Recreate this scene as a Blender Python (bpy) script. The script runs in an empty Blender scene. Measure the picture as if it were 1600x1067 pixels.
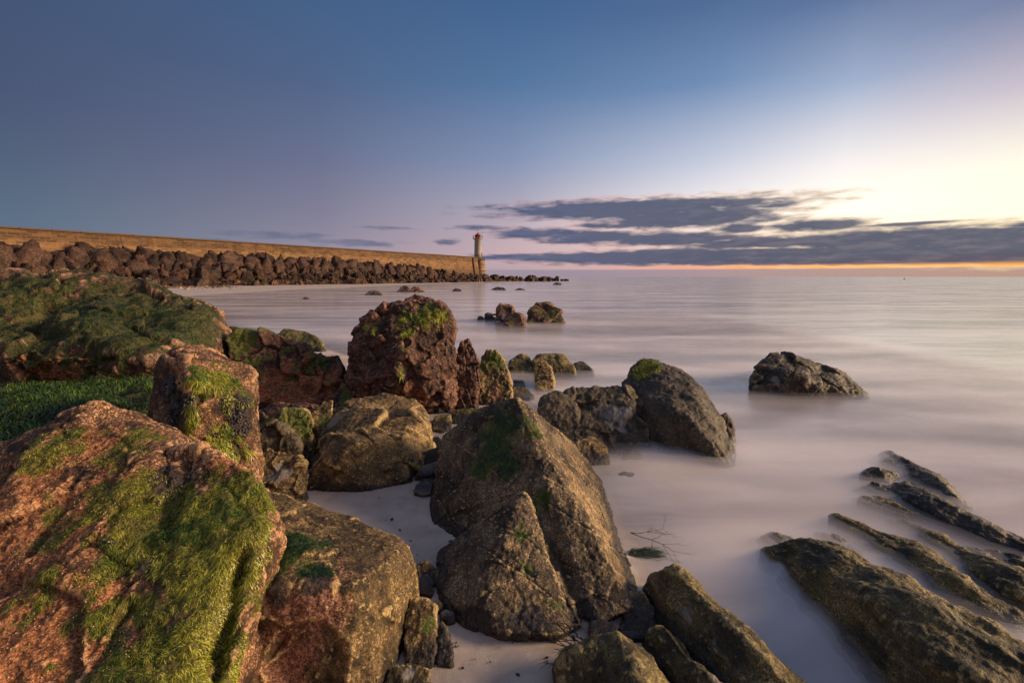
import bpy, bmesh, math, random
import numpy as np
from mathutils import Vector
random.seed(7)
SC = bpy.context.scene
COL = SC.collection
R = math.radians

# ------------------------------------------------------------------ camera
CAM_H, FPX, PITCH = 1.55, 711.0, R(8.08)
cam_d = bpy.data.cameras.new('camera'); cam = bpy.data.objects.new('camera', cam_d); COL.objects.link(cam)
cam.location = (0, 0, CAM_H); cam.rotation_euler = (R(90) - PITCH, 0, 0)
cam_d.sensor_width = 36; cam_d.lens = 36 * FPX / 1600; cam_d.clip_start = 0.05; cam_d.clip_end = 60000
SC.camera = cam
SC.view_settings.view_transform = 'Standard'; SC.view_settings.look = 'None'
SC.view_settings.exposure = 0.0; SC.view_settings.gamma = 1.0
SC.render.engine = 'CYCLES'
SC.cycles.transparent_max_bounces = 40; SC.cycles.max_bounces = 6
SC.cycles.diffuse_bounces = 3; SC.cycles.glossy_bounces = 3

def lin(h, k=1.0):
    h = h.lstrip('#'); v = [int(h[i:i+2], 16) / 255 for i in (0, 2, 4)]
    return tuple(k * (c / 12.92 if c <= 0.04045 else ((c + 0.055) / 1.055) ** 2.4) for c in v)

# ------------------------------------------------------------------ tiny node language
class E:
    """a socket with arithmetic"""
    def __init__(s, nt, sock): s.nt, s.s = nt, sock
    def _m(s, op, *o, clamp=False):
        n = s.nt.nodes.new('ShaderNodeMath'); n.operation = op; n.use_clamp = clamp
        for i, a in enumerate((s,) + o):
            if isinstance(a, E): s.nt.links.new(a.s, n.inputs[i])
            else: n.inputs[i].default_value = a
        return E(s.nt, n.outputs[0])
    def __add__(s, o): return s._m('ADD', o)
    def __radd__(s, o): return s._m('ADD', o)
    def __sub__(s, o): return s._m('SUBTRACT', o)
    def __rsub__(s, o): return (s * -1.0) + o
    def __mul__(s, o): return s._m('MULTIPLY', o)
    def __rmul__(s, o): return s._m('MULTIPLY', o)
    def __truediv__(s, o): return s._m('DIVIDE', o)
    def max(s, o): return s._m('MAXIMUM', o)
    def min(s, o): return s._m('MINIMUM', o)
    def pow(s, o): return s._m('POWER', o)
    def abs(s): return s._m('ABSOLUTE')
    def step(s, a, b, lo=0.0, hi=1.0):
        n = s.nt.nodes.new('ShaderNodeMapRange'); n.interpolation_type = 'SMOOTHSTEP'
        s.nt.links.new(s.s, n.inputs[0])
        for i, v in zip((1, 2, 3, 4), (a, b, lo, hi)): n.inputs[i].default_value = v
        return E(s.nt, n.outputs[0])
class NT:
    def __init__(s, nt): s.nt = nt; nt.nodes.clear()
    def n(s, t, **kw):
        n = s.nt.nodes.new(t)
        for k, v in kw.items(): setattr(n, k, v)
        return n
    def l(s, a, b): s.nt.links.new(a.s if isinstance(a, E) else a, b)
    def e(s, sock): return E(s.nt, sock)
    def put(s, sock, v):
        if isinstance(v, E): s.nt.links.new(v.s, sock)
        elif hasattr(v, 'is_linked'): s.nt.links.new(v, sock)
        elif isinstance(v, tuple) and len(v) == 3 and sock.type == 'RGBA': sock.default_value = (*v, 1)
        else: sock.default_value = v
    def mix(s, f, a, b, mode='MIX'):
        n = s.n('ShaderNodeMix', data_type='RGBA', blend_type=mode)
        s.put(n.inputs[0], f); s.put(n.inputs[6], a); s.put(n.inputs[7], b)
        return s.e(n.outputs[2])
    def noise(s, vec, scale, detail=4, rough=0.55, lac=2.0, dist=0.0):
        n = s.n('ShaderNodeTexNoise'); s.put(n.inputs['Vector'], vec)
        n.inputs['Scale'].default_value = scale; n.inputs['Detail'].default_value = detail
        n.inputs['Roughness'].default_value = rough; n.inputs['Lacunarity'].default_value = lac
        n.inputs['Distortion'].default_value = dist
        return s.e(n.outputs['Fac'])
    def voro(s, vec, scale, feature='F1', rnd=1.0, out='Distance'):
        n = s.n('ShaderNodeTexVoronoi', feature=feature); s.put(n.inputs['Vector'], vec)
        n.inputs['Scale'].default_value = scale; n.inputs['Randomness'].default_value = rnd
        return s.e(n.outputs[out])
    def xyz(s, v):
        n = s.n('ShaderNodeSeparateXYZ'); s.put(n.inputs[0], v); return [s.e(o) for o in n.outputs]
    def vec(s, x, y, z):
        n = s.n('ShaderNodeCombineXYZ')
        for i, a in enumerate((x, y, z)): s.put(n.inputs[i], a)
        return s.e(n.outputs[0])
    def mapv(s, vec, scale=(1, 1, 1), rot=(0, 0, 0), loc=(0, 0, 0)):
        n = s.n('ShaderNodeMapping'); s.put(n.inputs[0], vec)
        n.inputs[1].default_value = loc; n.inputs[2].default_value = rot; n.inputs[3].default_value = scale
        return s.e(n.outputs[0])
    def ramp(s, f, stops):
        n = s.n('ShaderNodeValToRGB'); s.put(n.inputs[0], f); el = n.color_ramp.elements
        while len(el) < len(stops): el.new(0.5)
        for e, (p, c) in zip(el, stops): e.position = p; e.color = (*c, 1)
        return s.e(n.outputs[0])
    def attr(s, name):
        n = s.n('ShaderNodeAttribute', attribute_name=name); return s.e(n.outputs['Fac'])

# ------------------------------------------------------------------ pixel helpers (to turn measurements into metres)
def ray(px, py):
    cx, cy = (px - 800) / FPX, (533.5 - py) / FPX
    c, s = math.cos(PITCH), math.sin(PITCH)
    return np.array([cx, c + cy * s, -s + cy * c])
def azel(px, py):
    d = ray(px, py); return math.degrees(math.atan2(d[0], d[1])), math.degrees(math.atan2(d[2], math.hypot(d[0], d[1])))
def D(px, py, d):
    r = ray(px, py); return np.array([0, 0, CAM_H]) + r * (d / r[1])
def Z(px, py, z=0.0):
    r = ray(px, py); return np.array([0, 0, CAM_H]) + r * ((z - CAM_H) / r[2])
def project(P):
    c, s = math.cos(PITCH), math.sin(PITCH)
    q = P - np.array([0, 0, CAM_H])
    zc = q[:, 1] * c - q[:, 2] * s; yc = q[:, 1] * s + q[:, 2] * c
    zc = np.where(np.abs(zc) < 1e-4, 1e-4, zc)
    return 800 + FPX * q[:, 0] / zc, 533.5 - FPX * yc / zc, zc

# ------------------------------------------------------------------ world: dusk sky with a low bank of cloud
w = bpy.data.worlds.new('World'); SC.world = w; w.use_nodes = True
T = NT(w.node_tree)
vx, vy, vz = T.xyz(T.n('ShaderNodeTexCoord').outputs['Generated'])
az = vx._m('ARCTAN2', vy) * (180 / math.pi)
el = vz._m('ARCSINE') * (180 / math.pi)
elf = (el / 60.0).max(0.0)
def column(stops): return T.ramp(elf, [(e / 60, lin(h, k) if isinstance(h, str) else h) for e, h, *kk in stops for k in [kk[0] if kk else 1.0]])
cols = [
 (-115, [(0, '#b89c98', .5), (8, '#bca4a6', .5), (20, '#a89cac', .5), (45, '#8c94b0', .55), (60, '#8494b8', .6)]),
 (-47, [(0, '#6f7f92'), (3, '#5d748c'), (6, '#566e88'), (10, '#4f6281'), (15, '#47577c'), (21, '#3f557b'), (35, '#34527f'), (60, '#8494b8', .6)]),
 (-22, [(0, '#9c8ea0'), (3, '#968da2'), (7.3, '#827f9b'), (12.5, '#6a7396'), (20, '#4d6691'), (27, '#3e618f'), (40, '#345a8a'), (60, '#8494b8', .6)]),
 (0, [(0, '#b09aa6'), (2.5, '#d0acb0'), (8, '#b0a8bc'), (13.7, '#8093bb'), (21.5, '#4c77a7'), (28.8, '#3a659a'), (40, '#315a90'), (60, '#8494b8', .6)]),
 (22, [(0, '#d9aba4'), (2.5, '#ebcac2'), (7.3, '#f7ecea', 1.05), (12.5, '#c4cce2'), (20, '#6b8fbf'), (27, '#496d9f'), (40, '#365d92'), (60, '#8494b8', .6)]),
 (35, [(0, '#f0b890'), (2.5, '#ffe2b8', 1.1), (6.5, '#fff4e0', 1.25), (11, '#f6eeec', 1.05), (18, '#9eb2d5'), (25, '#5a75a5'), (40, '#3c6094'), (60, '#8494b8', .6)]),
 (48, [(0, '#f8b060'), (2.5, '#ffecb4', 1.15), (5.4, '#fff6d2', 1.22), (9.4, '#fff4de', 1.08), (15, '#cdbfce'), (21, '#7680a8'), (30, '#506c9c'), (60, '#8494b8', .6)]),
 (66, [(0, '#ffb050', 1.8), (3, '#ffdc90', 3.0), (8, '#fff0c8', 2.2), (15, '#e6d2d4', 1.0), (24, '#8e92b4'), (35, '#5d78a4'), (60, '#8494b8', .6)]),
 (110, [(0, '#f0b090', 1.0), (8, '#ecc8b8', 1.0), (18, '#c8b8c0', 1.0), (40, '#9098b8', .8), (60, '#8494b8', .6)]),
 (170, [(0, '#b89c98', .5), (8, '#bca4a6', .5), (20, '#a89cac', .5), (45, '#8c94b0', .55), (60, '#8494b8', .6)]),
]
sky = column(cols[0][1])
for (a0, _), (a1, st) in zip(cols[:-1], cols[1:]):
    f = T.e(T.n('ShaderNodeMapRange', clamp=True).outputs[0]); mr = f.s.node
    T.l(az, mr.inputs[0]); mr.inputs[1].default_value = a0; mr.inputs[2].default_value = a1
    sky = T.mix(f, sky, column(st))
lum = T.e(T.n('ShaderNodeRGBToBW').outputs[0]); T.l(sky, lum.s.node.inputs[0])
sky = T.mix(0.19, sky, T.vec(lum, lum, lum))
# glowing strip under the cloud bank, then the low lavender bank on the horizon
wob = T.noise(T.vec(az * 0.5, el * 3.0, 0.0), 1.0, 3)
strip = (el + (wob - 0.5) * 0.25).step(0.75, 0.95) * (el + (wob - 0.5) * 0.2 - (az - 25.0) * 0.02).step(1.75, 1.35) * az.step(3.0, 26.0)
stripc = T.mix(az.step(12.0, 40.0), lin('#f2a090'), lin('#ffae4c', 1.1))
sky = T.mix(strip, sky, stripc)
bank = el.step(0.95, 0.75) * az.step(-16.0, 4.0)
sky = T.mix(bank * 0.85, sky, T.mix(az.step(5.0, 45.0), lin('#9a8c9c'), lin('#b0928c')))
# clouds
cu = T.vec(az * 0.22, el * 0.85, 1.7)
warp = T.noise(cu, 1.3, 2)
n1 = T.noise(T.vec(az * 0.34 + warp * 0.8, el * 1.7 + warp * 0.6, 4.0), 1.0, 4, 0.55)
blobs = [(985, 327, 190, 13, 1.05), (1070, 341, 120, 13, 1.05), (960, 352, 60, 6, .7), (880, 328, 90, 7, .8), (835, 365, 62, 8, .85), (930, 371, 85, 9, .95), (1050, 374, 100, 9, 1.0),
         (1155, 357, 36, 8, .85), (1270, 353, 70, 8, .95), (1180, 380, 120, 8, .95), (1400, 375, 210, 15, 1.1), (1560, 376, 180, 19, 1.15), (1420, 350, 70, 2.5, .75), (1600, 352, 60, 4, .8),
         (900, 402, 140, 6, .95), (1120, 401, 270, 10, 1.25), (1380, 398, 300, 12, 1.35), (1600, 394, 200, 16, 1.35),
         (430, 367, 70, 6, .72), (555, 380, 65, 5, .75), (600, 357, 50, 3, .6), (700, 378, 18, 5, .7), (745, 356, 46, 4, .62), (330, 377, 45, 4, .6), (1200, 322, 70, 6, .62)]
dens = None
for bx, by, rx, ry, s in blobs:
    a0, e0 = azel(bx, by)
    ra = (azel(bx + rx, by)[0] - azel(bx - rx, by)[0]) / 2
    re = (azel(bx, by - ry)[1] - azel(bx, by + ry)[1]) / 2
    u = (az - a0) / ra; v = (el - e0) / re
    g = ((u * u + v * v) * -0.55)._m('EXPONENT') * s
    dens = g if dens is None else dens.max(g)
c = dens + (n1 - 0.5) * 1.15 * dens.step(0.04, 0.35)
rim = c.step(0.15, 0.40) * c.step(0.75, 0.45) * az.step(-10.0, 12.0)
sky = T.mix(rim * 0.45, sky, T.mix(az.step(0.0, 35.0), lin('#e2a8a4'), lin('#ffd9a8', 1.05)))
c = c.step(0.20, 0.72) * el.step(0.95, 1.4)
ccol = T.mix(az.step(-15.0, 30.0), lin('#626a88'), lin('#50566c'))
ccol = T.mix(n1.step(0.42, 0.68) * 0.75, ccol, T.mix(az.step(0.0, 40.0), lin('#4a5674'), lin('#76707c')))
thin = az.step(-24.0, -2.0, 0.55, 0.96)
sky = T.mix(c * thin, sky, ccol)
# below the horizon the dome only ever lights things from under the sea sheet
sky = T.mix(el.step(0.0, -2.0), sky, lin('#6a6470'))
bg = T.n('ShaderNodeBackground'); T.put(bg.inputs[0], sky); bg.inputs[1].default_value = 1.0
T.l(bg.outputs[0], T.n('ShaderNodeOutputWorld').inputs[0])

# ------------------------------------------------------------------ sun, just out of frame to the right and very low
SUN_AZ, SUN_EL = R(89), R(18)
sl = bpy.data.lights.new('sun', 'SUN'); so = bpy.data.objects.new('sun', sl); COL.objects.link(so)
sl.energy = 5.0; sl.angle = R(16); sl.color = (1.0, 0.69, 0.40)
sd = Vector((math.sin(SUN_AZ) * math.cos(SUN_EL), math.cos(SUN_AZ) * math.cos(SUN_EL), math.sin(SUN_EL)))
so.rotation_euler = sd.to_track_quat('Z', 'Y').to_euler(); so.location = sd * 50

# ------------------------------------------------------------------ numpy noise
_rs = np.random.RandomState(11)
_perm = np.concatenate([_rs.permutation(256)] * 3).astype(np.int64)
_grad = _rs.normal(size=(256, 3)); _grad /= np.linalg.norm(_grad, axis=1)[:, None]
_cell = _rs.rand(256, 3); _cdir = _rs.normal(size=(256, 3)); _cdir /= np.linalg.norm(_cdir, axis=1)[:, None]
def _h(i): return _perm[_perm[_perm[i[:, 0] & 255] + (i[:, 1] & 255)] + (i[:, 2] & 255)]
def pn(p):
    i = np.floor(p).astype(np.int64); f = p - i; u = f * f * f * (f * (f * 6 - 15) + 10); out = 0
    for dx in (0, 1):
        for dy in (0, 1):
            for dz in (0, 1):
                o = np.array([dx, dy, dz]); g = _grad[_h(i + o)]
                wgt = np.prod(np.where(o, u, 1 - u), axis=1)
                out = out + wgt * np.einsum('ij,ij->i', g, f - o)
    return out * 1.5
def fbm(p, octv=4, gain=0.5, ridge=False):
    a, s, t = 1.0, 0, 0
    for k in range(octv):
        v = pn(p * (2.03 ** k) + 17.3 * k)
        if ridge: v = 0.6 - 2 * np.abs(v)
        s = s + a * v; t += a; a *= gain
    return s / t
def worley(p):
    """F1, F2 and the tilted-plane height of the nearest cell"""
    i = np.floor(p).astype(np.int64); f1 = np.full(len(p), 9.0); f2 = f1.copy(); tilt = np.zeros(len(p))
    for dx in (-1, 0, 1):
        for dy in (-1, 0, 1):
            for dz in (-1, 0, 1):
                c = i + np.array([dx, dy, dz]); h = _h(c); q = p - (c + _cell[h]); d = np.sqrt((q * q).sum(1))
                t = np.einsum('ij,ij->i', q, _cdir[h]); m = d < f1
                f2 = np.where(m, f1, np.minimum(f2, d)); tilt = np.where(m, t, tilt); f1 = np.where(m, d, f1)
    return f1, f2, tilt
def sstep(x, a, b):
    t = np.clip((x - a) / (b - a), 0, 1); return t * t * (3 - 2 * t)

# ------------------------------------------------------------------ object helpers
def tag(o, label=None, cat=None, group=None, kind=None):
    if label: o['label'] = label
    if cat: o['category'] = cat
    if group: o['group'] = group
    if kind or cat: o['kind'] = kind or 'thing'
    return o
def mesh_np(name, V, F, mats, parent=None, smooth=True, loc=(0, 0, 0)):
    me = bpy.data.meshes.new(name); me.from_pydata([tuple(v) for v in V], [], [tuple(f) for f in F]); me.update()
    return link(name, me, mats, parent, smooth, loc)
def link(name, me, mats, parent=None, smooth=True, loc=(0, 0, 0)):
    for m in (mats if isinstance(mats, (list, tuple)) else [mats]): me.materials.append(m)
    if smooth and len(me.polygons): me.polygons.foreach_set('use_smooth', np.ones(len(me.polygons), bool))
    o = bpy.data.objects.new(name, me); COL.objects.link(o); o.location = loc
    if parent: o.parent = parent
    return o
def grid_mesh(xs, ys, zf):
    X, Y = np.meshgrid(xs, ys); nx, ny = len(xs), len(ys)
    V = np.stack([X.ravel(), Y.ravel(), zf(X.ravel(), Y.ravel())], 1)
    i = np.arange(nx * ny).reshape(ny, nx)
    F = np.stack([i[:-1, :-1].ravel(), i[:-1, 1:].ravel(), i[1:, 1:].ravel(), i[1:, :-1].ravel()], 1)
    return V, F
def fast_mesh(name, V, F):
    me = bpy.data.meshes.new(name); n = F.shape[1]
    me.vertices.add(len(V)); me.vertices.foreach_set('co', np.asarray(V, np.float32).ravel())
    me.loops.add(F.size); me.loops.foreach_set('vertex_index', F.astype(np.int32).ravel())
    me.polygons.add(len(F)); me.polygons.foreach_set('loop_start', (np.arange(len(F)) * n).astype(np.int32))
    me.update(calc_edges=True); return me
def setattr_f(me, name, arr):
    a = me.attributes.new(name, 'FLOAT', 'POINT'); a.data.foreach_set('value', np.asarray(arr, np.float32))

# ------------------------------------------------------------------ materials
def new_mat(name):
    m = bpy.data.materials.new(name); m.use_nodes = True; t = NT(m.node_tree)
    b = t.n('ShaderNodeBsdfPrincipled'); o = t.n('ShaderNodeOutputMaterial'); t.l(b.outputs[0], o.inputs[0])
    return m, t, b, o
def bump(t, h, strength, dist, prev=None):
    n = t.n('ShaderNodeBump'); n.inputs['Strength'].default_value = strength; n.inputs['Distance'].default_value = dist
    t.put(n.inputs['Height'], h)
    if prev is not None: t.l(prev, n.inputs['Normal'])
    return n.outputs[0]
def rock_mat(name, dark, mid, light, tint=(0.42, 0.17, 0.08), green=(0.055, 0.085, 0.018), green2=(0.13, 0.15, 0.03), big=3.0, grain=170.0, speck=0.5,
             bumpd=0.012, grain_bump=0.004, rough=0.7, strat=None, wear=0.75, fine=40.0):
    m, t, b, o = new_mat(name)
    co = t.e(t.n('ShaderNodeTexCoord').outputs['Object'])
    rnd = t.e(t.n('ShaderNodeObjectInfo').outputs['Random'])
    ofs = t.n('ShaderNodeVectorMath'); t.l(co, ofs.inputs[0]); t.put(ofs.inputs[1], t.vec(rnd * 37.0, rnd * 11.0, rnd * 23.0)); co = t.e(ofs.outputs[0])
    sc = t.mapv(co, *strat) if strat else co
    n1 = t.noise(co, big, 5, 0.6); n2 = t.noise(sc, fine * 0.45, 6, 0.65); n3 = t.noise(sc, fine * 2.2, 4, 0.6)
    gr = t.noise(co, grain, 3, 0.6); ce = t.voro(co, grain * 1.1, out='Color'); cef = t.xyz(ce)[0]
    k = (n1 - 0.5) * 1.5 + (n2 - 0.5) * 1.9 + 0.46
    base = t.mix(k.step(0.15, 0.62), dark, mid)
    base = t.mix((k + (cef - 0.5) * 0.8).step(0.72, 1.05) * speck * 1.4, base, light)
    ti = t.attr('tint'); base = t.mix((ti * 1.3 + (n2 - 0.5) * 1.2 + (cef - 0.5) * 0.5 - 0.25).step(0.1, 0.6) * ti.step(0.02, 0.15), base, t.mix((n3 * 0.7 + gr * 0.3).step(0.38, 0.62), tuple(c * 0.45 for c in tint), tuple(min(1, c * 1.3) for c in tint)))
    film = (t.noise(co, big * 0.8, 5, 0.6) + (n2 - 0.5) * 0.35).step(0.50, 0.62); base = t.mix(film * 0.6, base, tuple(c * 1.1 for c in dark))
    ed = t.attr('edge'); base = t.mix((ed + (n3 - 0.5) * 0.9).step(0.25, 0.75) * ed.step(0.05, 0.3) * wear, base, tuple(c * 1.05 for c in light))
    # mineral grains and pits
    f = (gr.step(0.3, 0.7) * 0.9 + cef * 0.7 + 0.2)
    base = t.mix(1.0, base, t.vec(f, f, f), 'MULTIPLY')
    base = t.mix((n3.step(0.60, 0.72) * cef.step(0.45, 0.8)) * speck * 0.8, base, light)
    pa = t.attr('pale'); base = t.mix((pa + (n3 - 0.5) * 0.9 - 0.2).step(0.2, 0.6) * pa.step(0.02, 0.2) * 0.8, base, (0.30, 0.29, 0.28))  # grey wet sheen painted into the colour; pale veins on a few stones
    al = t.attr('alg'); am = (al * 1.2 + (n2 - 0.5) * 1.3 + (n3 - 0.5) * 0.9 - 0.15).step(0.15, 0.5) * al.step(0.02, 0.2)
    gc = t.mix((n3 * 0.6 + n1 * 0.5).step(0.4, 0.68), green, green2)
    gc = t.mix(1.0, gc, t.vec(f * 0.8 + 0.2, f * 0.8 + 0.2, f * 0.8 + 0.2), 'MULTIPLY')
    base = t.mix(am * 0.92, base, gc)
    bl = t.attr('blk'); bm = (bl * 1.3 + (n2 - 0.5) * 1.1 - 0.2).step(0.15, 0.45) * bl.step(0.02, 0.2)
    base = t.mix(bm * 0.9, base, t.mix(cef, (0.012, 0.010, 0.012), (0.05, 0.042, 0.045)))
    t.put(b.inputs['Base Color'], base)
    t.put(b.inputs['Roughness'], (gr * 0.25 + rough - 0.12 - bm * 0.25 - pa * 0.15))
    b.inputs['Specular IOR Level'].default_value = 0.35
    h1 = t.noise(sc, fine * 0.6, 8, 0.62); pit = t.voro(co, fine * 2.0, rnd=1.0).min(0.5)
    nb = bump(t, h1 * 1.0 + pit * 0.35, 1.0, bumpd)
    nb = bump(t, gr + cef * 0.6, 0.8, grain_bump, nb)
    t.l(nb, b.inputs['Normal'])
    return m

M = {}
M['granite'] = rock_mat('rust granite with weed', (0.040, 0.024, 0.017), (0.165, 0.088, 0.05), (0.58, 0.34, 0.18), tint=(0.38, 0.165, 0.075), speck=0.85, fine=24, bumpd=0.026, green=(0.06, 0.062, 0.012), green2=(0.15, 0.145, 0.03))
M['red'] = rock_mat('dark red granite', wear=0.3, dark=(0.032, 0.019, 0.017), mid=(0.135, 0.064, 0.048), light=(0.42, 0.24, 0.17), tint=(0.36, 0.13, 0.06), speck=0.5, fine=16, big=2, grain=90, bumpd=0.03, grain_bump=0.007, strat=((0.6, 0.6, 1.6), (0.25, 0.2, 0)))
M['ochre'] = rock_mat('ochre granite', tint=(0.30, 0.145, 0.095), dark=(0.042, 0.030, 0.017), mid=(0.20, 0.134, 0.062), light=(0.54, 0.39, 0.18), speck=0.6, fine=30, bumpd=0.020)
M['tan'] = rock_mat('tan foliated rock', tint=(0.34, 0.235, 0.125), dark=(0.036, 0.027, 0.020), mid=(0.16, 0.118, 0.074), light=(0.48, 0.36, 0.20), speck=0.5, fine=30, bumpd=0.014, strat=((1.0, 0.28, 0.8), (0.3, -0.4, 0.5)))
M['sea'] = rock_mat('sea worn dark rock', wear=0.4, dark=(0.024, 0.020, 0.017), mid=(0.082, 0.066, 0.046), light=(0.27, 0.21, 0.13), speck=0.32, fine=26, bumpd=0.014, rough=0.5)
M['ledge'] = rock_mat('olive ledge rock', (0.040, 0.034, 0.018), (0.15, 0.115, 0.045), (0.36, 0.28, 0.12), speck=0.5, fine=28, bumpd=0.018, rough=0.62, strat=((1.0, 0.3, 1.0), (0, 0, 0.9)))
M['weedy'] = rock_mat('weed covered rock', (0.045, 0.030, 0.024), (0.14, 0.075, 0.055), (0.36, 0.22, 0.14), speck=0.4, green=(0.026, 0.034, 0.010), green2=(0.062, 0.068, 0.018), fine=14, big=1.6, grain=80, bumpd=0.03, grain_bump=0.008)
M['cobble'] = rock_mat('smooth cobble', (0.06, 0.055, 0.05), (0.16, 0.145, 0.13), (0.3, 0.28, 0.25), speck=0.2, fine=20, bumpd=0.003, rough=0.5)
M['cobble_dark'] = rock_mat('dark cobble', (0.008, 0.008, 0.009), (0.022, 0.021, 0.024), (0.1, 0.095, 0.095), speck=0.1, fine=20, bumpd=0.002, rough=0.4)
M['cliff'] = rock_mat('brown jointed rock', (0.018, 0.010, 0.007), (0.085, 0.044, 0.029), (0.17, 0.09, 0.056), speck=0.15, fine=1.6, big=0.35, grain=6, bumpd=0.18, grain_bump=0.05)

# ------------------------------------------------------------------ the ground: sand sheet and seabed
_sy = np.array([-40, 0, 1.5, 2.5, 3.5, 5, 6.2, 7.6, 10.5, 16, 24, 33, 38, 50, 73, 100, 130, 157, 170, 185, 400])
_sx = np.array([0.9, 0.7, .55, .52, .42, .2, -.6, -2.2, -5, -11, -19, -26, -25, -26, -23.5, -18, -6, 12, 12, -60, -400])
def shore(x, y): return (x - np.interp(y, _sy, _sx)) * np.where(y > 6, 0.75, 0.95)
def ground_z(x, y):
    s = shore(x, y); z = 0.012 - 0.02 * s - 0.085 * np.maximum(s, 0)
    z = np.clip(z, -0.9, 0.012 + 0.012 * np.maximum(-s - 2.5, 0))
    p = np.stack([x, y, np.zeros_like(x)], 1)
    near = np.exp(-(np.hypot(x, y) / 12) ** 2)
    return z + near * (0.010 * fbm(p * 1.6, 3) + 0.004 * fbm(p * 7, 3))
def axis(lo, hi, a, b, step, growth=1.16):
    xs = list(np.arange(a, b + 1e-6, step)); s = step
    while xs[-1] < hi: s *= growth; xs.append(xs[-1] + s)
    s = step
    while xs[0] > lo: s *= growth; xs.insert(0, xs[0] - s)
    return np.array(xs)
m, t, b, o = new_mat('wet sand')
co = t.e(t.n('ShaderNodeTexCoord').outputs['Object'])
n1 = t.noise(co, 1.4, 5); n2 = t.noise(co, 9, 4); gr = t.noise(co, 320, 2); grit = t.voro(co, 38)
sp = grit.step(0.10, 0.05) * t.noise(co, 5, 3).step(0.5, 0.62)
base = t.mix((n1 * 0.7 + n2 * 0.3).step(0.35, 0.65), (0.47, 0.385, 0.325), (0.67, 0.57, 0.50))
f = gr * 0.6 + 0.7
base = t.mix(1.0, base, t.vec(f, f, f), 'MULTIPLY'); base = t.mix(sp * 0.8, base, (0.05, 0.03, 0.02))
t.put(b.inputs['Base Color'], base); t.put(b.inputs['Roughness'], n1 * 0.5 + 0.3)
rp = t.noise(t.mapv(co, (3.0, 11.0, 1), (0, 0, R(35))), 1.0, 3, 0.5, 2.0, 0.8)
t.l(bump(t, gr * 0.25 + n2 * 0.7 + rp * 0.9, 0.7, 0.016), b.inputs['Normal']); M['sand'] = m
V, F = grid_mesh(axis(-9000, 9000, -4.5, 3.5, 0.05), axis(-60, 14000, 0.4, 7.5, 0.05), ground_z)
sand = link('ground', fast_mesh('ground', V, F), M['sand']); tag(sand, 'pale wet sand beach and seabed', None, None, 'structure')

# ------------------------------------------------------------------ sea: smoothed by the long exposure into milky sheets
m, t, b, o = new_mat('milky sea')
co = t.e(t.n('ShaderNodeTexCoord').outputs['Object']); gx, gy, gz = t.xyz(co)
cov = t.attr('cov')
wv = t.noise(t.mapv(co, (0.10, 0.55, 1), (0, 0, R(14))), 1.0, 4, 0.5, 2.0, 0.6)
wv2 = t.noise(t.mapv(co, (0.35, 1.5, 1), (0, 0, R(-28))), 1.0, 5, 0.55, 2.0, 1.6)
st = wv * 0.6 + wv2 * 0.4
base = t.mix(st.step(0.36, 0.64), (0.40, 0.37, 0.385), (0.82, 0.765, 0.75))
la = t.attr('lay'); base = t.mix(la, base, t.mix(1.0, base, (1.45, 1.45, 1.45), 'MULTIPLY'))
t.put(b.inputs['Base Color'], base); b.inputs['IOR'].default_value = 1.7
t.put(b.inputs['Roughness'], st * 0.16 + 0.10)
t.l(bump(t, st, 0.25, 0.03), b.inputs['Normal'])
tr = t.n('ShaderNodeBsdfTransparent'); mx = t.n('ShaderNodeMixShader')
t.put(mx.inputs[0], (cov * (st * 0.7 + 0.65))._m('MINIMUM', 1.0)); t.l(tr.outputs[0], mx.inputs[1]); t.l(b.outputs[0], mx.inputs[2]); t.l(mx.outputs[0], o.inputs[0])
M['sea_water'] = m
LAYERS = 7
Vs, Fs, Cs, Ls, off = [], [], [], [], 0
for k in range(LAYERS):
    if k == 0: xs, ys = axis(-20000, 20000, -6, 8, 0.1), axis(-60, 30000, 0.4, 12, 0.1)
    else: xs, ys = np.arange(-6, 9.01, 0.12), np.concatenate([np.arange(1.0, 9, 0.12), np.arange(9, 22, 0.25)])
    def zf(x, y, k=k):
        p = np.stack([x, y, np.full_like(x, 3.1 * k)], 1)
        nz = 0.012 * fbm(p * np.array([0.6, 1.5, 1]), 3)
        near = np.exp(-(np.hypot(x, y) / 16) ** 2)
        return k * 0.014 + nz * near * (0.5 if k == 0 else 1.0)
    V, F = grid_mesh(xs, ys, zf)
    s = shore(V[:, 0], V[:, 1]); p = np.stack([V[:, 0], V[:, 1], np.full(len(V), 1.7 * k)], 1)
    s = s + 0.15 * fbm(p * 1.2, 3)
    if k == 0: cv = sstep(s, -0.02, 0.45) * 0.85 + sstep(s, 0.3, 1.2) * 0.4
    else:
        edge = sstep(V[:, 0], -6, -4.5) * sstep(V[:, 0], 9, 7.5) * sstep(V[:, 1], 22, 15)
        cv = sstep(s, 0.05 + 0.04 * k, 0.9) * edge * (0.36 - 0.035 * k) * np.clip(0.75 + 1.9 * fbm(p * np.array([0.45, 1.5, 1]) + 0.5 * np.stack([fbm(p * 0.7 + 9, 2)] * 3, 1), 4), 0.1, 1.7)
    Vs.append(V); Fs.append(F + off); Cs.append(np.clip(cv, 0, 1)); Ls.append(np.full(len(V), float(k > 0))); off += len(V)
me = fast_mesh('sea', np.concatenate(Vs), np.concatenate(Fs)); setattr_f(me, 'cov', np.concatenate(Cs)); setattr_f(me, 'lay', np.concatenate(Ls))
sea = link('sea', me, M['sea_water']); tag(sea, 'silky sea smoothed by a long exposure', None, None, 'structure')

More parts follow.
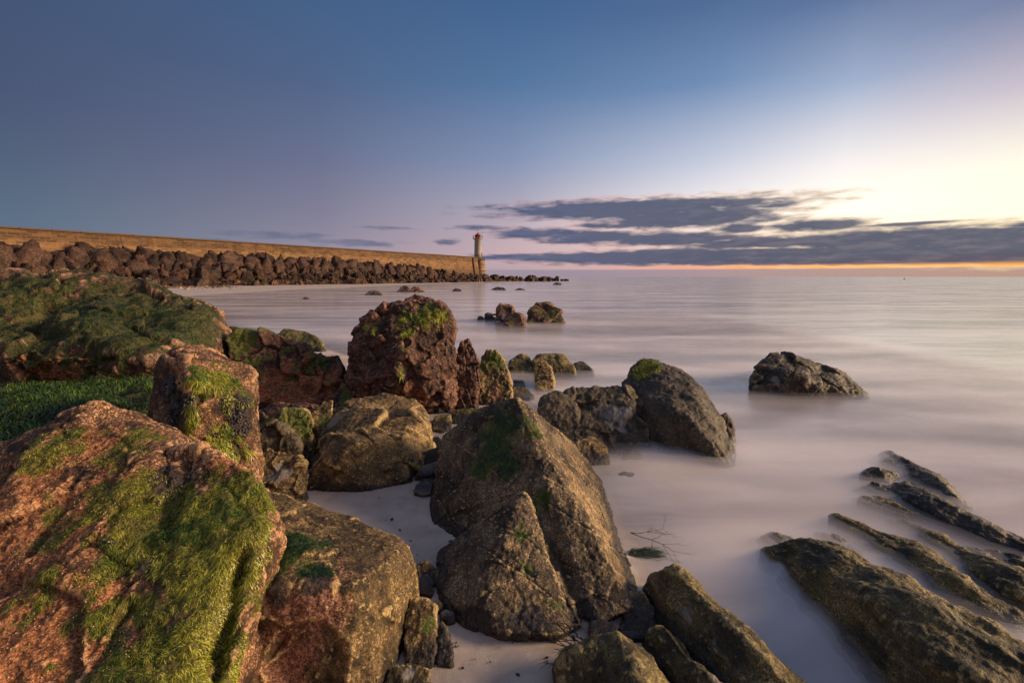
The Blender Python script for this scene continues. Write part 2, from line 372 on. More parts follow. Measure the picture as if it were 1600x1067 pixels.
# ------------------------------------------------------------------ rock builder
def blob(sil, lean=0.4, thick=0.6, shr=0.8, zb=0.02, front=(), base=-0.2, pw=1.0, bulge=0.0, bsh=0.6):
    """hull points from a measured outline: foot on the ground, top leaning back, a smaller back, a sunk base"""
    sil = [tuple(q) for q in sil]; ys = [q[1] for q in sil]; yb, yt = max(ys), min(ys)
    cx = sum(q[0] for q in sil) / len(sil)
    db = Z(cx, yb, zb)[1]; pts = []; cy = sum(ys) / len(ys)
    for q in sil:
        d = q[2] if len(q) > 2 else db + ((yb - q[1]) / (yb - yt)) ** pw * lean
        p = D(q[0], q[1], d); pts.append(p)
        bx, by = cx + (q[0] - cx) * shr, cy + (q[1] - cy) * shr + (yb - yt) * 0.04
        pts.append(D(bx, by, d + thick))
        if bulge: pts.append(D(cx + (q[0] - cx) * bsh, cy + (q[1] - cy) * bsh, d - bulge))
        if q[1] > yb - 0.3 * (yb - yt): pb = D(bx, by, d + thick); pts.append(np.array([p[0], p[1], base])); pts.append(np.array([pb[0], pb[1], base]))
    for q in front: pts.append(D(*q))
    return pts

def hull_bm(bm, pts):
    vs = [bm.verts.new(p) for p in pts]
    r = bmesh.ops.convex_hull(bm, input=vs)
    junk = {g for g in r['geom_interior'] + r['geom_unused'] if isinstance(g, bmesh.types.BMVert)}
    bmesh.ops.delete(bm, geom=list(junk), context='VERTS')

def pick(Pw, px, py):
    """the vertex of a rock nearest the eye along one sight line: where a stain was measured"""
    x, y, zc = project(Pw); r = np.hypot(x - px, y - py); ok = r < max(8, r.min() + 3)
    i = np.where(ok)[0]; return Pw[i[np.argmin(zc[i])]]

def make_rock(name, label, pieces, mat, v=0.04, smooth=5, sub=2, big=(0.03, 1.6), mid=(0.012, 6), ridge=None, facet=None, strata=None, fine=(0.006, 24), flute=None,
              alg_up=0.0, alg=(), tint0=0.0, tint=(), blk=(), pale=(), alg0=0.0, wet=0.6, dent=(), group=None, cat='rock', seed=0, crack=None, streak=(0, -0.3, -1)):
    bm = bmesh.new()
    for p in pieces: hull_bm(bm, p)
    me = bpy.data.meshes.new(name); bm.to_mesh(me); bm.free()
    o = bpy.data.objects.new(name, me); COL.objects.link(o)
    md = o.modifiers.new('r', 'REMESH'); md.mode = 'VOXEL'; md.voxel_size = v * 0.5
    md = o.modifiers.new('s', 'SMOOTH'); md.factor = 0.5; md.iterations = smooth
    sub -= 1
    if sub > 0:
        md = o.modifiers.new('d', 'SUBSURF'); md.levels = sub; md.render_levels = sub
    dg = bpy.context.evaluated_depsgraph_get()
    me2 = bpy.data.meshes.new_from_object(o.evaluated_get(dg))
    bpy.data.objects.remove(o); bpy.data.meshes.remove(me)
    n = len(me2.vertices); P = np.empty(n * 3, np.float32); me2.vertices.foreach_get('co', P); P = P.reshape(-1, 3).astype(float)
    def normals():
        N = np.empty(n * 3, np.float32); me2.vertices.foreach_get('normal', N); return N.reshape(-1, 3).astype(float)
    so = seed * 7.7
    N = normals(); P = P + N * (0.25 * v); q = P + so
    if big: P = P + N * (big[0] * fbm(q * big[1], 3))[:, None]
    if ridge: P = P + N * (ridge[0] * fbm(q * ridge[1] + 5, 4, ridge=True))[:, None]
    if facet:
        wq = q * facet[1] + 0.35 * np.stack([fbm(q * facet[1] * 0.8 + k * 9, 2) for k in range(3)], 1)
        f1, f2, tl = worley(wq); P = P + N * (facet[0] * tl * 1.6 - min(facet[0], 0.010) * 0.7 * np.exp(-((f2 - f1) / 0.05) ** 2))[:, None]
    if strata:
        a, dv, fr = strata; dv = np.array(dv, float); dv /= np.linalg.norm(dv)
        h = q @ dv * fr + 0.9 * fbm(q * 1.3, 3); fr_ = h - np.floor(h); lvl = _cell[(np.floor(h).astype(np.int64)) & 255, 0]
        P = P + N * (a * ((lvl - 0.5) * 1.2 - 0.8 * np.exp(-((fr_ - 0.02) / 0.06) ** 2)))[:, None]
    if flute:
        a, dv, fr = flute; dv = np.array(dv, float); dv /= np.linalg.norm(dv)
        qq = q - (q @ dv)[:, None] * dv * 0.86
        P = P + N * (a * fbm(qq * fr, 4, 0.5, True))[:, None]
    if crack:
        for (p0, p1, wd, dp) in crack:
            a0, a1 = pick(P, *p0), pick(P, *p1); ab = a1 - a0; tt = np.clip(((P - a0) @ ab) / (ab @ ab), 0, 1)
            dd = np.linalg.norm(P - (a0 + tt[:, None] * ab) + 0.03 * np.stack([fbm(q * 6 + k * 5, 2) for k in range(3)], 1), axis=1)
            P = P - N * (dp * np.exp(-(dd / wd) ** 2))[:, None]
    for (px, py, rp, dp) in dent:
        c = pick(P, px, py); r = rp * c[1] / FPX; dd = np.linalg.norm(P - c, axis=1) / r + 0.25 * fbm(q * 5 + 3, 3)
        P = P - N * (dp * sstep(dd, 1.05, 0.75))[:, None]
    me2.vertices.foreach_set('co', P.astype(np.float32).ravel()); me2.update(); N = normals()
    if mid: P = P + N * (mid[0] * fbm(q * mid[1] + 31, 5, 0.6))[:, None]
    if fine: P = P + N * (fine[0] * 1.5 * (fbm(q * fine[1] + 3, 3, 0.65) + 0.6 * fbm(q * fine[1] * 0.7, 3, ridge=True)))[:, None]
    nz = fbm(q * 4, 3); nf = fbm(q * 14, 2)
    # worn edges: how far a vertex stands out from its smoothed surroundings
    ne = len(me2.edges); ev = np.empty(ne * 2, np.int32); me2.edges.foreach_get('vertices', ev); ea, eb = ev[0::2], ev[1::2]
    dg_ = np.bincount(ea, minlength=n) + np.bincount(eb, minlength=n); Q = P.copy()
    for _ in range(14):
        Q = np.stack([(np.bincount(ea, Q[eb, k], n) + np.bincount(eb, Q[ea, k], n)) / np.maximum(dg_, 1) for k in range(3)], 1) * 0.7 + Q * 0.3
    el_ = np.linalg.norm(P[ea] - P[eb], axis=1).mean(); edge = np.clip(((P - Q) * N).sum(1) / (el_ * 1.1), 0, 1)
    def patches(lst, base=0.0):
        a = np.full(n, float(base))
        for (px, py, rp, s) in lst:
            c = pick(P, px, py); r = rp * c[1] / FPX / math.cos(math.atan2(abs(c[0]), c[1]))
            dd = np.linalg.norm(P - c, axis=1) / r
            a = np.maximum(a, s * sstep(dd + 0.9 * nz + 0.7 * nf, 1.5, 0.2))
        return a
    A = np.clip(patches(alg, alg0) + alg_up * sstep(N[:, 2] + 0.5 * nz, 0.35, 0.85), 0, 1)
    sv = np.array(streak, float); sv /= np.linalg.norm(sv); qs = q - (q @ sv)[:, None] * sv * 0.86
    stk = fbm(qs * 11 + 2, 4, 0.6); A = np.where(A > 0.01, np.clip(A + 1.1 * stk * np.minimum(A * 3, 1), 0, 1), 0) if alg0 < 0.9 else A
    vals = dict(alg=A, tint=patches(tint, tint0), blk=patches(blk), pale=patches(pale), edge=edge)
    if wet: vals['blk'] = np.maximum(vals['blk'], wet * sstep(P[:, 2] + 0.06 * nz, 0.13, 0.02))
    c0 = np.array([P[:, 0].mean(), P[:, 1].mean(), 0.0])
    me2.vertices.foreach_set('co', (P - c0).astype(np.float32).ravel()); me2.update()
    me2.name = name
    for k_, a_ in vals.items(): setattr_f(me2, k_, a_)
    ob = link(name, me2, mat, loc=tuple(c0)); tag(ob, label, cat, group)
    return ob

m, t, b, o = new_mat('green weed')
ri = t.e(t.n('ShaderNodeNewGeometry').outputs['Random Per Island'])
hue = t.noise(t.n('ShaderNodeTexCoord').outputs['Object'], 5.0, 3)
c1 = t.ramp(ri, [(0, (0.070, 0.062, 0.016)), (0.3, (0.20, 0.225, 0.026)), (0.7, (0.50, 0.53, 0.055)), (1, (0.78, 0.74, 0.20))])
c2 = t.ramp(ri, [(0, (0.020, 0.045, 0.010)), (0.5, (0.060, 0.125, 0.016)), (0.85, (0.13, 0.24, 0.03)), (1, (0.34, 0.46, 0.10))])
t.put(b.inputs['Base Color'], t.mix(hue.step(0.48, 0.66), c1, c2)); b.inputs['Roughness'].default_value = 0.24
tl_ = t.n('ShaderNodeBsdfTranslucent'); t.l(b.inputs['Base Color'].links[0].from_socket, tl_.inputs[0]); mx = t.n('ShaderNodeMixShader'); mx.inputs[0].default_value = 0.3
t.l(b.outputs[0], mx.inputs[1]); t.l(tl_.outputs[0], mx.inputs[2]); t.l(mx.outputs[0], o.inputs[0])
M['weed'] = m
m, t, b, o = new_mat('dark green weed')
ri = t.e(t.n('ShaderNodeNewGeometry').outputs['Random Per Island'])
t.put(b.inputs['Base Color'], t.ramp(ri, [(0, (0.010, 0.026, 0.008)), (0.6, (0.022, 0.060, 0.012)), (0.9, (0.045, 0.12, 0.02)), (1, (0.10, 0.20, 0.04))])); b.inputs['Roughness'].default_value = 0.4
M['weed_dark'] = m
m, t, b, o = new_mat('mid green weed')
ri = t.e(t.n('ShaderNodeNewGeometry').outputs['Random Per Island'])
nzz = t.noise(t.n('ShaderNodeTexCoord').outputs['Object'], 3.2, 4, 0.6).step(0.34, 0.54)
t.put(b.inputs['Base Color'], t.mix(nzz, t.ramp(ri, [(0, (0.008, 0.012, 0.006)), (0.7, (0.018, 0.034, 0.010)), (1, (0.05, 0.08, 0.02))]), t.ramp(ri, [(0, (0.020, 0.045, 0.010)), (0.5, (0.07, 0.16, 0.02)), (0.85, (0.17, 0.31, 0.04)), (1, (0.36, 0.48, 0.10))]))); b.inputs['Roughness'].default_value = 0.35
M['weed_mid'] = m
def weeds(rock, n, ln=0.035, wd=0.0016, thr=0.35, mat='weed', seed=1, lift=0.004, flow=(0, 0, -1), facing=True, name='green_weed', label=None, jit=0.5):
    """strands hanging down the face of a rock wherever weed grows on it"""
    me = rock.data; rs = np.random.RandomState(seed); nv = len(me.vertices)
    P = np.empty(nv * 3, np.float32); me.vertices.foreach_get('co', P); P = P.reshape(-1, 3)
    N = np.empty(nv * 3, np.float32); me.vertices.foreach_get('normal', N); N = N.reshape(-1, 3)
    A = np.empty(nv, np.float32); me.attributes['alg'].data.foreach_get('value', A)
    Pw = P + np.array(rock.location)
    view = np.array([0, 0, CAM_H]) - Pw; view /= np.linalg.norm(view, axis=1)[:, None]
    A = A * (0.75 + 0.9 * fbm(P * 9 + 4, 3)); wgt = np.where(A > thr, A - thr * 0.6, 0)
    if facing: wgt = wgt * ((N * view).sum(1) > -0.25)
    wgt = wgt * (Pw[:, 2] > 0.0)
    if wgt.sum() <= 0: return None
    idx = rs.choice(nv, n, p=wgt / wgt.sum()); p = P[idx] + rs.normal(size=(n, 3)) * 0.002; nn = N[idx]
    cl = 0.6 + 1.1 * fbm(P[idx] * 16 + 50, 2)
    g = np.array(flow, float) + rs.normal(size=(n, 3)) * jit * 0.5 + 0.5 * np.stack([fbm(P[idx] * 5 + 20 * k, 2) for k in range(3)], 1) * jit * 3
    tg = g - (g * nn).sum(1)[:, None] * nn; tg /= np.linalg.norm(tg, axis=1)[:, None] + 1e-6
    sd = np.cross(nn, tg) * (rs.uniform(0.5, 1.2, n) * wd)[:, None]; L = (rs.uniform(0.4, 1.3, n) * ln * np.clip(cl, .3, 1.4))[:, None]
    l1 = (rs.uniform(0.3, 1.6, n) * lift)[:, None]
    wob = np.cross(nn, tg) * (rs.normal(size=n) * 0.18)[:, None] * L
    a0, a1, a2 = p - nn * 0.001, p + tg * L * 0.5 + nn * l1 + wob, p + tg * L + nn * l1 * 0.3 + wob * 0.3
    V = np.stack([a0 - sd, a0 + sd, a1 - sd, a1 + sd, a2 - sd * 0.3, a2 + sd * 0.3], 1).reshape(-1, 3)
    i = np.arange(n)[:, None] * 6
    F = np.concatenate([i + np.array([[0, 1, 3, 2]]), i + np.array([[2, 3, 5, 4]])])
    ob = link(name, fast_mesh(name, V, F), M[mat], rock); tag(ob, label, None, None, 'stuff'); return ob

m, t, b, o = new_mat('mussel shell')
ri = t.e(t.n('ShaderNodeNewGeometry').outputs['Random Per Island'])
t.put(b.inputs['Base Color'], t.ramp(ri, [(0, (0.008, 0.007, 0.009)), (0.7, (0.030, 0.026, 0.032)), (0.95, (0.09, 0.075, 0.075)), (1, (0.30, 0.27, 0.25))])); b.inputs['Roughness'].default_value = 0.35
M['mussel'] = m
m, t, b, o = new_mat('barnacle')
ri = t.e(t.n('ShaderNodeNewGeometry').outputs['Random Per Island'])
t.put(b.inputs['Base Color'], t.ramp(ri, [(0, (0.22, 0.12, 0.06)), (0.5, (0.48, 0.29, 0.15)), (1, (0.70, 0.55, 0.38))])); b.inputs['Roughness'].default_value = 0.7
M['barnacle'] = m
def crust(rock, attr, n, size, mat, name, seed=1, thr=0.3, flat=0.55, longer=1.5):
    """small shells stuck to a rock: squashed eight-sided lumps"""
    me = rock.data; rs = np.random.RandomState(seed); nv = len(me.vertices)
    P = np.empty(nv * 3, np.float32); me.vertices.foreach_get('co', P); P = P.reshape(-1, 3)
    N = np.empty(nv * 3, np.float32); me.vertices.foreach_get('normal', N); N = N.reshape(-1, 3)
    A = np.empty(nv, np.float32); me.attributes[attr].data.foreach_get('value', A)
    view = np.array([0, 0, CAM_H]) - (P + np.array(rock.location))
    A = A * (0.8 + 1.2 * fbm(P * 12 + 8, 2)); wgt = np.where(A > thr, A, 0) * ((N * view).sum(1) > -0.1)
    if wgt.sum() <= 0: return None
    idx = rs.choice(nv, n, p=wgt / wgt.sum()); p = P[idx] + rs.normal(size=(n, 3)) * 0.004; nn = N[idx]
    r_ = rs.normal(size=(n, 3)) + np.array([0, 0, -0.8]); tg = np.cross(nn, r_); tg /= np.linalg.norm(tg, axis=1)[:, None] + 1e-6; bt = np.cross(nn, tg)
    s = (rs.uniform(0.6, 1.4, n) * size)[:, None]; tip = nn * s * flat
    ring = [p + tg * s * longer * math.cos(a) * 0.5 + bt * s * 0.5 * math.sin(a) * (1.0 if math.cos(a) > 0 else 0.7) for a in np.arange(6) * math.pi / 3]
    ring2 = [p + tip + tg * s * longer * math.cos(a) * 0.22 + bt * s * 0.2 * math.sin(a) for a in np.arange(6) * math.pi / 3]
    V = np.stack(ring + ring2, 1).reshape(-1, 3); i = np.arange(n)[:, None] * 12
    F = np.concatenate([i + np.array([[k, (k + 1) % 6, 6 + (k + 1) % 6, 6 + k]]) for k in range(6)] + [i + np.array([[6, 7, 8, 9]]), i + np.array([[6, 9, 10, 11]])])
    ob = link(name, fast_mesh(name, V, F), M[mat], rock); tag(ob, None, None, None, 'stuff'); return ob

# ------------------------------------------------------------------ the jetty and its lighthouse
WA = math.atan2(92, 54); WU = np.array([54, 92]) / math.hypot(54, 92); WV = np.array([WU[1], -WU[0]])
WE = np.array([-11.2, 150.0]); WL = 158.0
def wallpt(u, v): return WE - WU * (WL - u) + WV * v     # u along the wall, v out from its seaward face
WTOP = 7.87
m, t, b, o = new_mat('ochre jetty masonry')
co = t.e(t.n('ShaderNodeTexCoord').outputs['Object']); x, y, z = t.xyz(co)
br = t.n('ShaderNodeTexBrick'); t.put(br.inputs[0], t.vec(x, z, 0.0)); br.inputs['Scale'].default_value = 1.0
br.inputs['Brick Width'].default_value = 1.15; br.inputs['Row Height'].default_value = 0.36; br.inputs['Mortar Size'].default_value = 0.035; br.inputs['Bias'].default_value = 0.0
t.put(br.inputs[1], (0.29, 0.155, 0.068)); t.put(br.inputs[2], (0.065, 0.034, 0.019)); t.put(br.inputs[3], (0.30, 0.19, 0.10))
nz = t.noise(t.mapv(co, (0.12, 1, 0.5)), 1.0, 6, 0.65); ns = t.noise(co, 2.5, 5, 0.7)
par = (z + (nz - 0.5) * 1.0).step(6.0, 6.6)
base = t.mix(par, t.mix(nz.step(0.4, 0.75) * 0.6, br.outputs[0], (0.34, 0.20, 0.09)), t.mix(0.45, br.outputs[0], (0.07, 0.04, 0.022)))
base = t.mix((ns + (z - 5.0) * -0.12).step(0.5, 0.8), base, (0.13, 0.075, 0.04))
lowd = (z + (nz - 0.5) * 2.0).step(3.2, 1.6); base = t.mix(lowd * 0.75, base, (0.10, 0.055, 0.038))
vst = t.noise(t.vec(x * 0.9, 0.0, z * 0.10), 1.0, 4, 0.65); base = t.mix(vst.step(0.55, 0.72) * 0.7, base, (0.06, 0.034, 0.02))
f = ns * 0.9 + 0.5; base = t.mix(1.0, base, t.vec(f, f, f), 'MULTIPLY')
t.put(b.inputs['Base Color'], base); b.inputs['Roughness'].default_value = 0.9
t.l(bump(t, t.e(br.outputs['Fac']) * -0.5 + ns, 0.8, 0.06), b.inputs['Normal']); M['masonry'] = m
def plain(name, col, rough=0.7, nscale=3.0, var=0.35, spec=0.4):
    m, t, b, o = new_mat(name); co = t.n('ShaderNodeTexCoord').outputs['Object']
    f = t.noise(co, nscale, 5, 0.65) * (2 * var) + (1 - var)
    t.put(b.inputs['Base Color'], t.mix(1.0, col, t.vec(f, f, f), 'MULTIPLY')); b.inputs['Roughness'].default_value = rough
    b.inputs['Specular IOR Level'].default_value = spec
    return m
M['coping'] = plain('weathered coping stone', (0.12, 0.072, 0.045), 0.9)
M['joint_and_shade'] = plain('dark joint and painted shade', (0.022, 0.014, 0.010), 0.95)
M['white_paint'] = plain('weathered white paint', (0.37, 0.34, 0.31), 0.7, 1.2, 0.2)
M['red_paint'] = plain('red paint', (0.26, 0.010, 0.012), 0.45, 2.0, 0.2)
M['iron'] = plain('dark iron', (0.04, 0.038, 0.04), 0.5)
M['lamp_glass'] = plain('lantern glass', (0.10, 0.012, 0.012), 0.15)
def box_v(x0, x1, y0, y1, z0, z1):
    V = [(x, y, z) for z in (z0, z1) for y in (y0, y1) for x in (x0, x1)]
    F = [(0, 2, 3, 1), (4, 5, 7, 6), (0, 1, 5, 4), (1, 3, 7, 5), (3, 2, 6, 7), (2, 0, 4, 6)]; return V, F
def lathe(prof, seg=32):
    V, F = [], []
    for r, z in prof: V += [(r * math.cos(2 * math.pi * k / seg), r * math.sin(2 * math.pi * k / seg), z) for k in range(seg)]
    for i in range(len(prof) - 1):
        for k in range(seg): F.append((i * seg + k, i * seg + (k + 1) % seg, (i + 1) * seg + (k + 1) % seg, (i + 1) * seg + k))
    F.append(tuple(range(seg))[::-1]); F.append(tuple((len(prof) - 1) * seg + k for k in range(seg))); return V, F
def tube(p0, p1, r0, r1=None, seg=6):
    p0, p1 = Vector(p0), Vector(p1); a = (p1 - p0).normalized(); r1 = r0 if r1 is None else r1
    s = a.orthogonal().normalized(); q = a.cross(s); V = []
    for p, r in ((p0, r0), (p1, r1)): V += [tuple(p + (s * math.cos(2 * math.pi * k / seg) + q * math.sin(2 * math.pi * k / seg)) * r) for k in range(seg)]
    F = [(k, (k + 1) % seg, seg + (k + 1) % seg, seg + k) for k in range(seg)] + [tuple(range(seg))[::-1], tuple(range(seg, 2 * seg))]; return V, F
def merge(parts):
    V, F = [], []
    for v, f in parts: n = len(V); V += list(v); F += [tuple(i + n for i in q) for q in f]
    return V, F
org = wallpt(0, 0)
jetty = bpy.data.objects.new('jetty', None); COL.objects.link(jetty); jetty.location = (org[0], org[1], 0); jetty.rotation_euler = (0, 0, WA)
tag(jetty, 'long ochre stone jetty wall running out to the lighthouse', 'jetty')
# wall in its own frame: x along, y<0 is the seaward face
xs = np.arange(0, WL + 0.1, 2.0); V, F = [], []
prof = [(-1.1, -0.5), (-0.35, 5.2), (-0.25, 6.4), (-0.2, WTOP - 0.22), (4.0, WTOP - 0.22), (4.6, -0.5)]
for xx in xs:
    for (yy, zz) in prof: V.append((xx, yy, zz))
k = len(prof)
for i in range(len(xs) - 1):
    for j in range(k - 1): F.append((i * k + j, (i + 1) * k + j, (i + 1) * k + j + 1, i * k + j + 1))
F.append(tuple(range(k))); F.append(tuple((len(xs) - 1) * k + j for j in range(k))[::-1])
mesh_np('wall', V, F, M['masonry'], jetty, smooth=False)
parts = []
for i in range(53):
    parts.append(box_v(i * 3.0 + 0.02, i * 3.0 + 2.97, -0.42 - 0.03 * random.random(), 0.6, WTOP - 0.215, WTOP + random.uniform(-0.02, 0.03)))
mesh_np('coping', *merge(parts), M['coping'], jetty, smooth=False)
jx = WL - 3.3
mesh_np('expansion_joint', *merge([([(jx, -0.40 - (-0.78) * 0, WTOP - 0.2), (jx + .35, -0.40, WTOP - 0.2), (jx + .75, -1.3, -0.4), (jx + .35, -1.3, -0.4), (jx, 0.2, WTOP - 0.2), (jx + .35, 0.2, WTOP - .2), (jx + .75, -0.3, -.4), (jx + .35, -0.3, -.4)],
    [(0, 1, 2, 3), (4, 7, 6, 5), (0, 3, 7, 4), (1, 5, 6, 2), (0, 4, 5, 1), (3, 2, 6, 7)])]), M['joint_and_shade'], jetty, smooth=False)
# dark drain stains / outlets in the wall
for ux, zz in ((18, 6.3), (41, 6.0), (95, 4.4), (119, 4.2)):
    pass
# round pier head in stepped courses
HX, HY = WL + 2.4, 1.2
prof, mats = [], []
z = -0.6; r = 3.0
steps = [(2.72, -0.6), (2.70, 0.6), (2.52, 0.62), (2.50, 1.1), (2.64, 1.12), (2.62, 1.6), (2.48, 1.62), (2.46, 2.1), (2.52, 2.12), (2.50, 2.6), (2.36, 2.62), (2.34, 3.6), (2.44, 3.62), (2.42, 4.0), (2.28, 4.02), (2.26, 4.4), (2.36, 4.42), (2.34, 4.8), (2.20, 4.82), (2.18, 5.2), (2.28, 5.22), (2.26, 5.6), (2.12, 5.62), (2.10, 6.1), (2.28, 6.12), (2.28, 6.6)]
V, F = lathe([(r_ * 0.96, z_ * 1.0) for r_, z_ in steps], 40)
m, t, b, o = new_mat('banded pier head stone')
co = t.e(t.n('ShaderNodeTexCoord').outputs['Object']); x, y, z = t.xyz(co); nz = t.noise(co, 1.5, 5, 0.65)
bd = t.noise(t.vec(0.0, 0.0, z * 2.1), 1.0, 2); base = t.mix(bd.step(0.42, 0.55), (0.10, 0.06, 0.038), (0.42, 0.27, 0.14))
base = t.mix((z + (nz - .5)).step(2.2, 1.2) * bd.step(0.4, 0.5), base, (0.55, 0.48, 0.40))
f = nz * 0.9 + 0.5; base = t.mix(1.0, base, t.vec(f, f, f), 'MULTIPLY'); t.put(b.inputs['Base Color'], base); b.inputs['Roughness'].default_value = 0.85; M['head'] = m
ph = mesh_np('pier_head', V, F, M['head'], jetty, smooth=False, loc=(HX, HY, 0))
mesh_np('gap_shade_box', *box_v(WL + 0.004, WL + 0.9, -0.55, 0.9, -0.5, WTOP - 0.9), M['joint_and_shade'], jetty, smooth=False)  # dark box stands in for the shadow gap between wall end and head
rl = []
for a in np.linspace(-2.6, 0.8, 12):
    rl.append(tube((2.0 * math.cos(a), 2.0 * math.sin(a), 6.6), (2.0 * math.cos(a), 2.0 * math.sin(a), 7.75), 0.055))
aa = np.linspace(-2.6, 0.8, 24)
for zz in (7.2, 7.7):
    for a0, a1 in zip(aa[:-1], aa[1:]): rl.append(tube((2.0 * math.cos(a0), 2.0 * math.sin(a0), zz), (2.0 * math.cos(a1), 2.0 * math.sin(a1), zz), 0.03))
mesh_np('railing', *merge(rl), M['iron'], ph, smooth=False)
# lighthouse stands on the head
hd = org + WU * (HX - 0.05) + np.array([-WU[1], WU[0]]) * (HY + 0.2)
light = bpy.data.objects.new('lighthouse', None); COL.objects.link(light); light.location = (hd[0], hd[1], 6.6); light.scale = (1.18, 1.18, 0.95)
tag(light, 'small white lighthouse with red lantern at the jetty end', 'lighthouse')
mesh_np('plinth', *lathe([(1.35, 0.002), (1.35, 0.9), (1.2, 1.0)], 24), M['coping'], light, smooth=False)
mesh_np('tower', *lathe([(1.12, 1.0), (1.02, 3.0), (0.93, 7.2), (1.0, 7.25), (1.05, 7.45)], 32), M['white_paint'], light)
mesh_np('gallery', *lathe([(0.95, 7.45), (1.42, 7.6), (1.42, 7.78)], 32), M['white_paint'], light, smooth=False)
mesh_np('gallery_rail', *merge([tube((1.36 * math.cos(a), 1.36 * math.sin(a), 7.78), (1.36 * math.cos(a), 1.36 * math.sin(a), 8.72), 0.035) for a in np.arange(12) * math.pi / 6]
    + [tube((1.36 * math.cos(a), 1.36 * math.sin(a), zz), (1.36 * math.cos(a + .2618), 1.36 * math.sin(a + .2618), zz), 0.03) for a in np.arange(24) * math.pi / 12 for zz in (8.3, 8.7)]), M['red_paint'], light, smooth=False)
lan = mesh_np('lantern', *lathe([(0.78, 7.78), (0.78, 8.15), (0.74, 8.2), (0.74, 8.75), (0.86, 8.8), (0.82, 8.95), (0.5, 9.25), (0.16, 9.42), (0.16, 9.62), (0.06, 9.7)], 16), M['red_paint'], light, smooth=False)
mesh_np('lantern_glass', *lathe([(0.755, 8.22), (0.755, 8.72)], 16), M['lamp_glass'], lan, smooth=False)
mesh_np('mast', *tube((0, 0, 9.6), (0, 0, 11.6), 0.05, 0.025), M['red_paint'], light, smooth=False)
mesh_np('door', *box_v(0.93, 1.14, -0.4, 0.4, 1.0, 2.9), M['red_paint'], light, smooth=False)

# ------------------------------------------------------------------ rock revetment at the foot of the jetty
def topz(u):   # height of the rock shelf against the wall
    return float(np.interp(u, [0, 45, 60, 90, 110, 128, 140, 158, 175, 190], [5.4, 5.0, 5.0, 5.0, 4.5, 3.6, 2.3, 1.4, 1.4, 0.6]))
def mound(x, y):
    dx, dy = x - WE[0], y - WE[1]; u = WL + dx * WU[0] + dy * WU[1]; v = dx * WV[0] + dy * WV[1]
    tz = np.interp(u, [0, 45, 60, 90, 110, 128, 140, 158, 175, 190], [5.4, 5.0, 5.0, 5.0, 4.5, 3.6, 2.3, 1.4, 1.0, -0.5]) 
    wdt = np.interp(u, [0, 40, 80, 120, 158, 185], [15, 14, 12, 11, 9, 5])
    p = np.stack([x, y, 0 * x], 1)
    r = v / wdt; p = np.stack([x, y, 0 * x], 1)
    h = (tz - 0.9) * (1 - sstep(r, 0.30, 0.62)) + 1.3 * (1 - sstep(r, 0.62, 1.1)) - 0.5 * sstep(r, 0.9, 1.25) - 0.2
    q = np.stack([(u + 0.5 * v) * 0.42, v * 0.36, 0 * x + 3.3], 1); q = q + 0.25 * np.stack([fbm(p * 0.5 + 9 * k, 2) for k in range(3)], 1)
    f1, f2, tl = worley(q); k = np.clip(h / 2.5, 0.25, 1)
    return np.where(v > -1.5, h + k * (1.7 * tl - 1.3 * np.exp(-((f2 - f1) / 0.09) ** 2)) + 0.35 * fbm(p * 1.1, 4, 0.6, True), h)
us = np.arange(20, 192, 0.3); vs = np.arange(-1.2, 18, 0.3); UU, VV = np.meshgrid(us, vs)
X = WE[0] - WU[0] * (WL - UU) + WV[0] * VV; Y = WE[1] - WU[1] * (WL - UU) + WV[1] * VV
i = np.arange(len(us) * len(vs)).reshape(len(vs), len(us))
F = np.stack([i[:-1, :-1].ravel(), i[1:, :-1].ravel(), i[1:, 1:].ravel(), i[:-1, 1:].ravel()], 1)
me = fast_mesh('bedrock_shelf', np.stack([X.ravel(), Y.ravel(), mound(X.ravel(), Y.ravel())], 1), F)
shelf = link('bedrock_shelf', me, M['cliff']); tag(shelf, 'brown bedrock shelf below the jetty', None, None, 'structure')
def block_mesh(name, dims, seed, v=None, facet=0.35):
    rs = np.random.RandomState(seed); pts = []
    for sx in (-1, 1):
        for sy in (-1, 1):
            for sz in (-1, 1):
                q = np.array([sx, sy, sz]) * rs.uniform(0.62, 1.05, 3); q[0] += 0.22 * sz * (seed % 3 - 1)
                if sz > 0: q[:2] *= rs.uniform(0.55, 0.9)
                pts.append(q * np.array(dims) / 2)
    bm = bmesh.new(); hull_bm(bm, pts); me = bpy.data.meshes.new('t'); bm.to_mesh(me); bm.free()
    o = bpy.data.objects.new('t', me); COL.objects.link(o)
    md = o.modifiers.new('r', 'REMESH'); md.mode = 'VOXEL'; md.voxel_size = v or min(dims) / 15
    md = o.modifiers.new('s', 'SMOOTH'); md.iterations = 1
    me2 = bpy.data.meshes.new_from_object(o.evaluated_get(bpy.context.evaluated_depsgraph_get())); bpy.data.objects.remove(o); bpy.data.meshes.remove(me)
    n = len(me2.vertices); P = np.empty(n * 3, np.float32); me2.vertices.foreach_get('co', P); P = P.reshape(-1, 3).astype(float)
    N = np.empty(n * 3, np.float32); me2.vertices.foreach_get('normal', N); N = N.reshape(-1, 3)
    sc = 1.6 / min(dims); q = P * np.array([0.8, 0.8, 0.33]) * sc + seed * 5
    f1, f2, tl = worley(q); P = P + N * (min(dims) * 0.2 * (tl * facet * 3.2 - 0.9 * np.exp(-((f2 - f1) / 0.08) ** 2) + 0.3 * fbm(P * sc * 2 + seed, 3)))[:, None]
    me2.vertices.foreach_set('co', P.astype(np.float32).ravel()); me2.update(); me2.name = name
    me2.polygons.foreach_set('use_smooth', np.ones(len(me2.polygons), bool)); return me2
rs = random.Random(5)
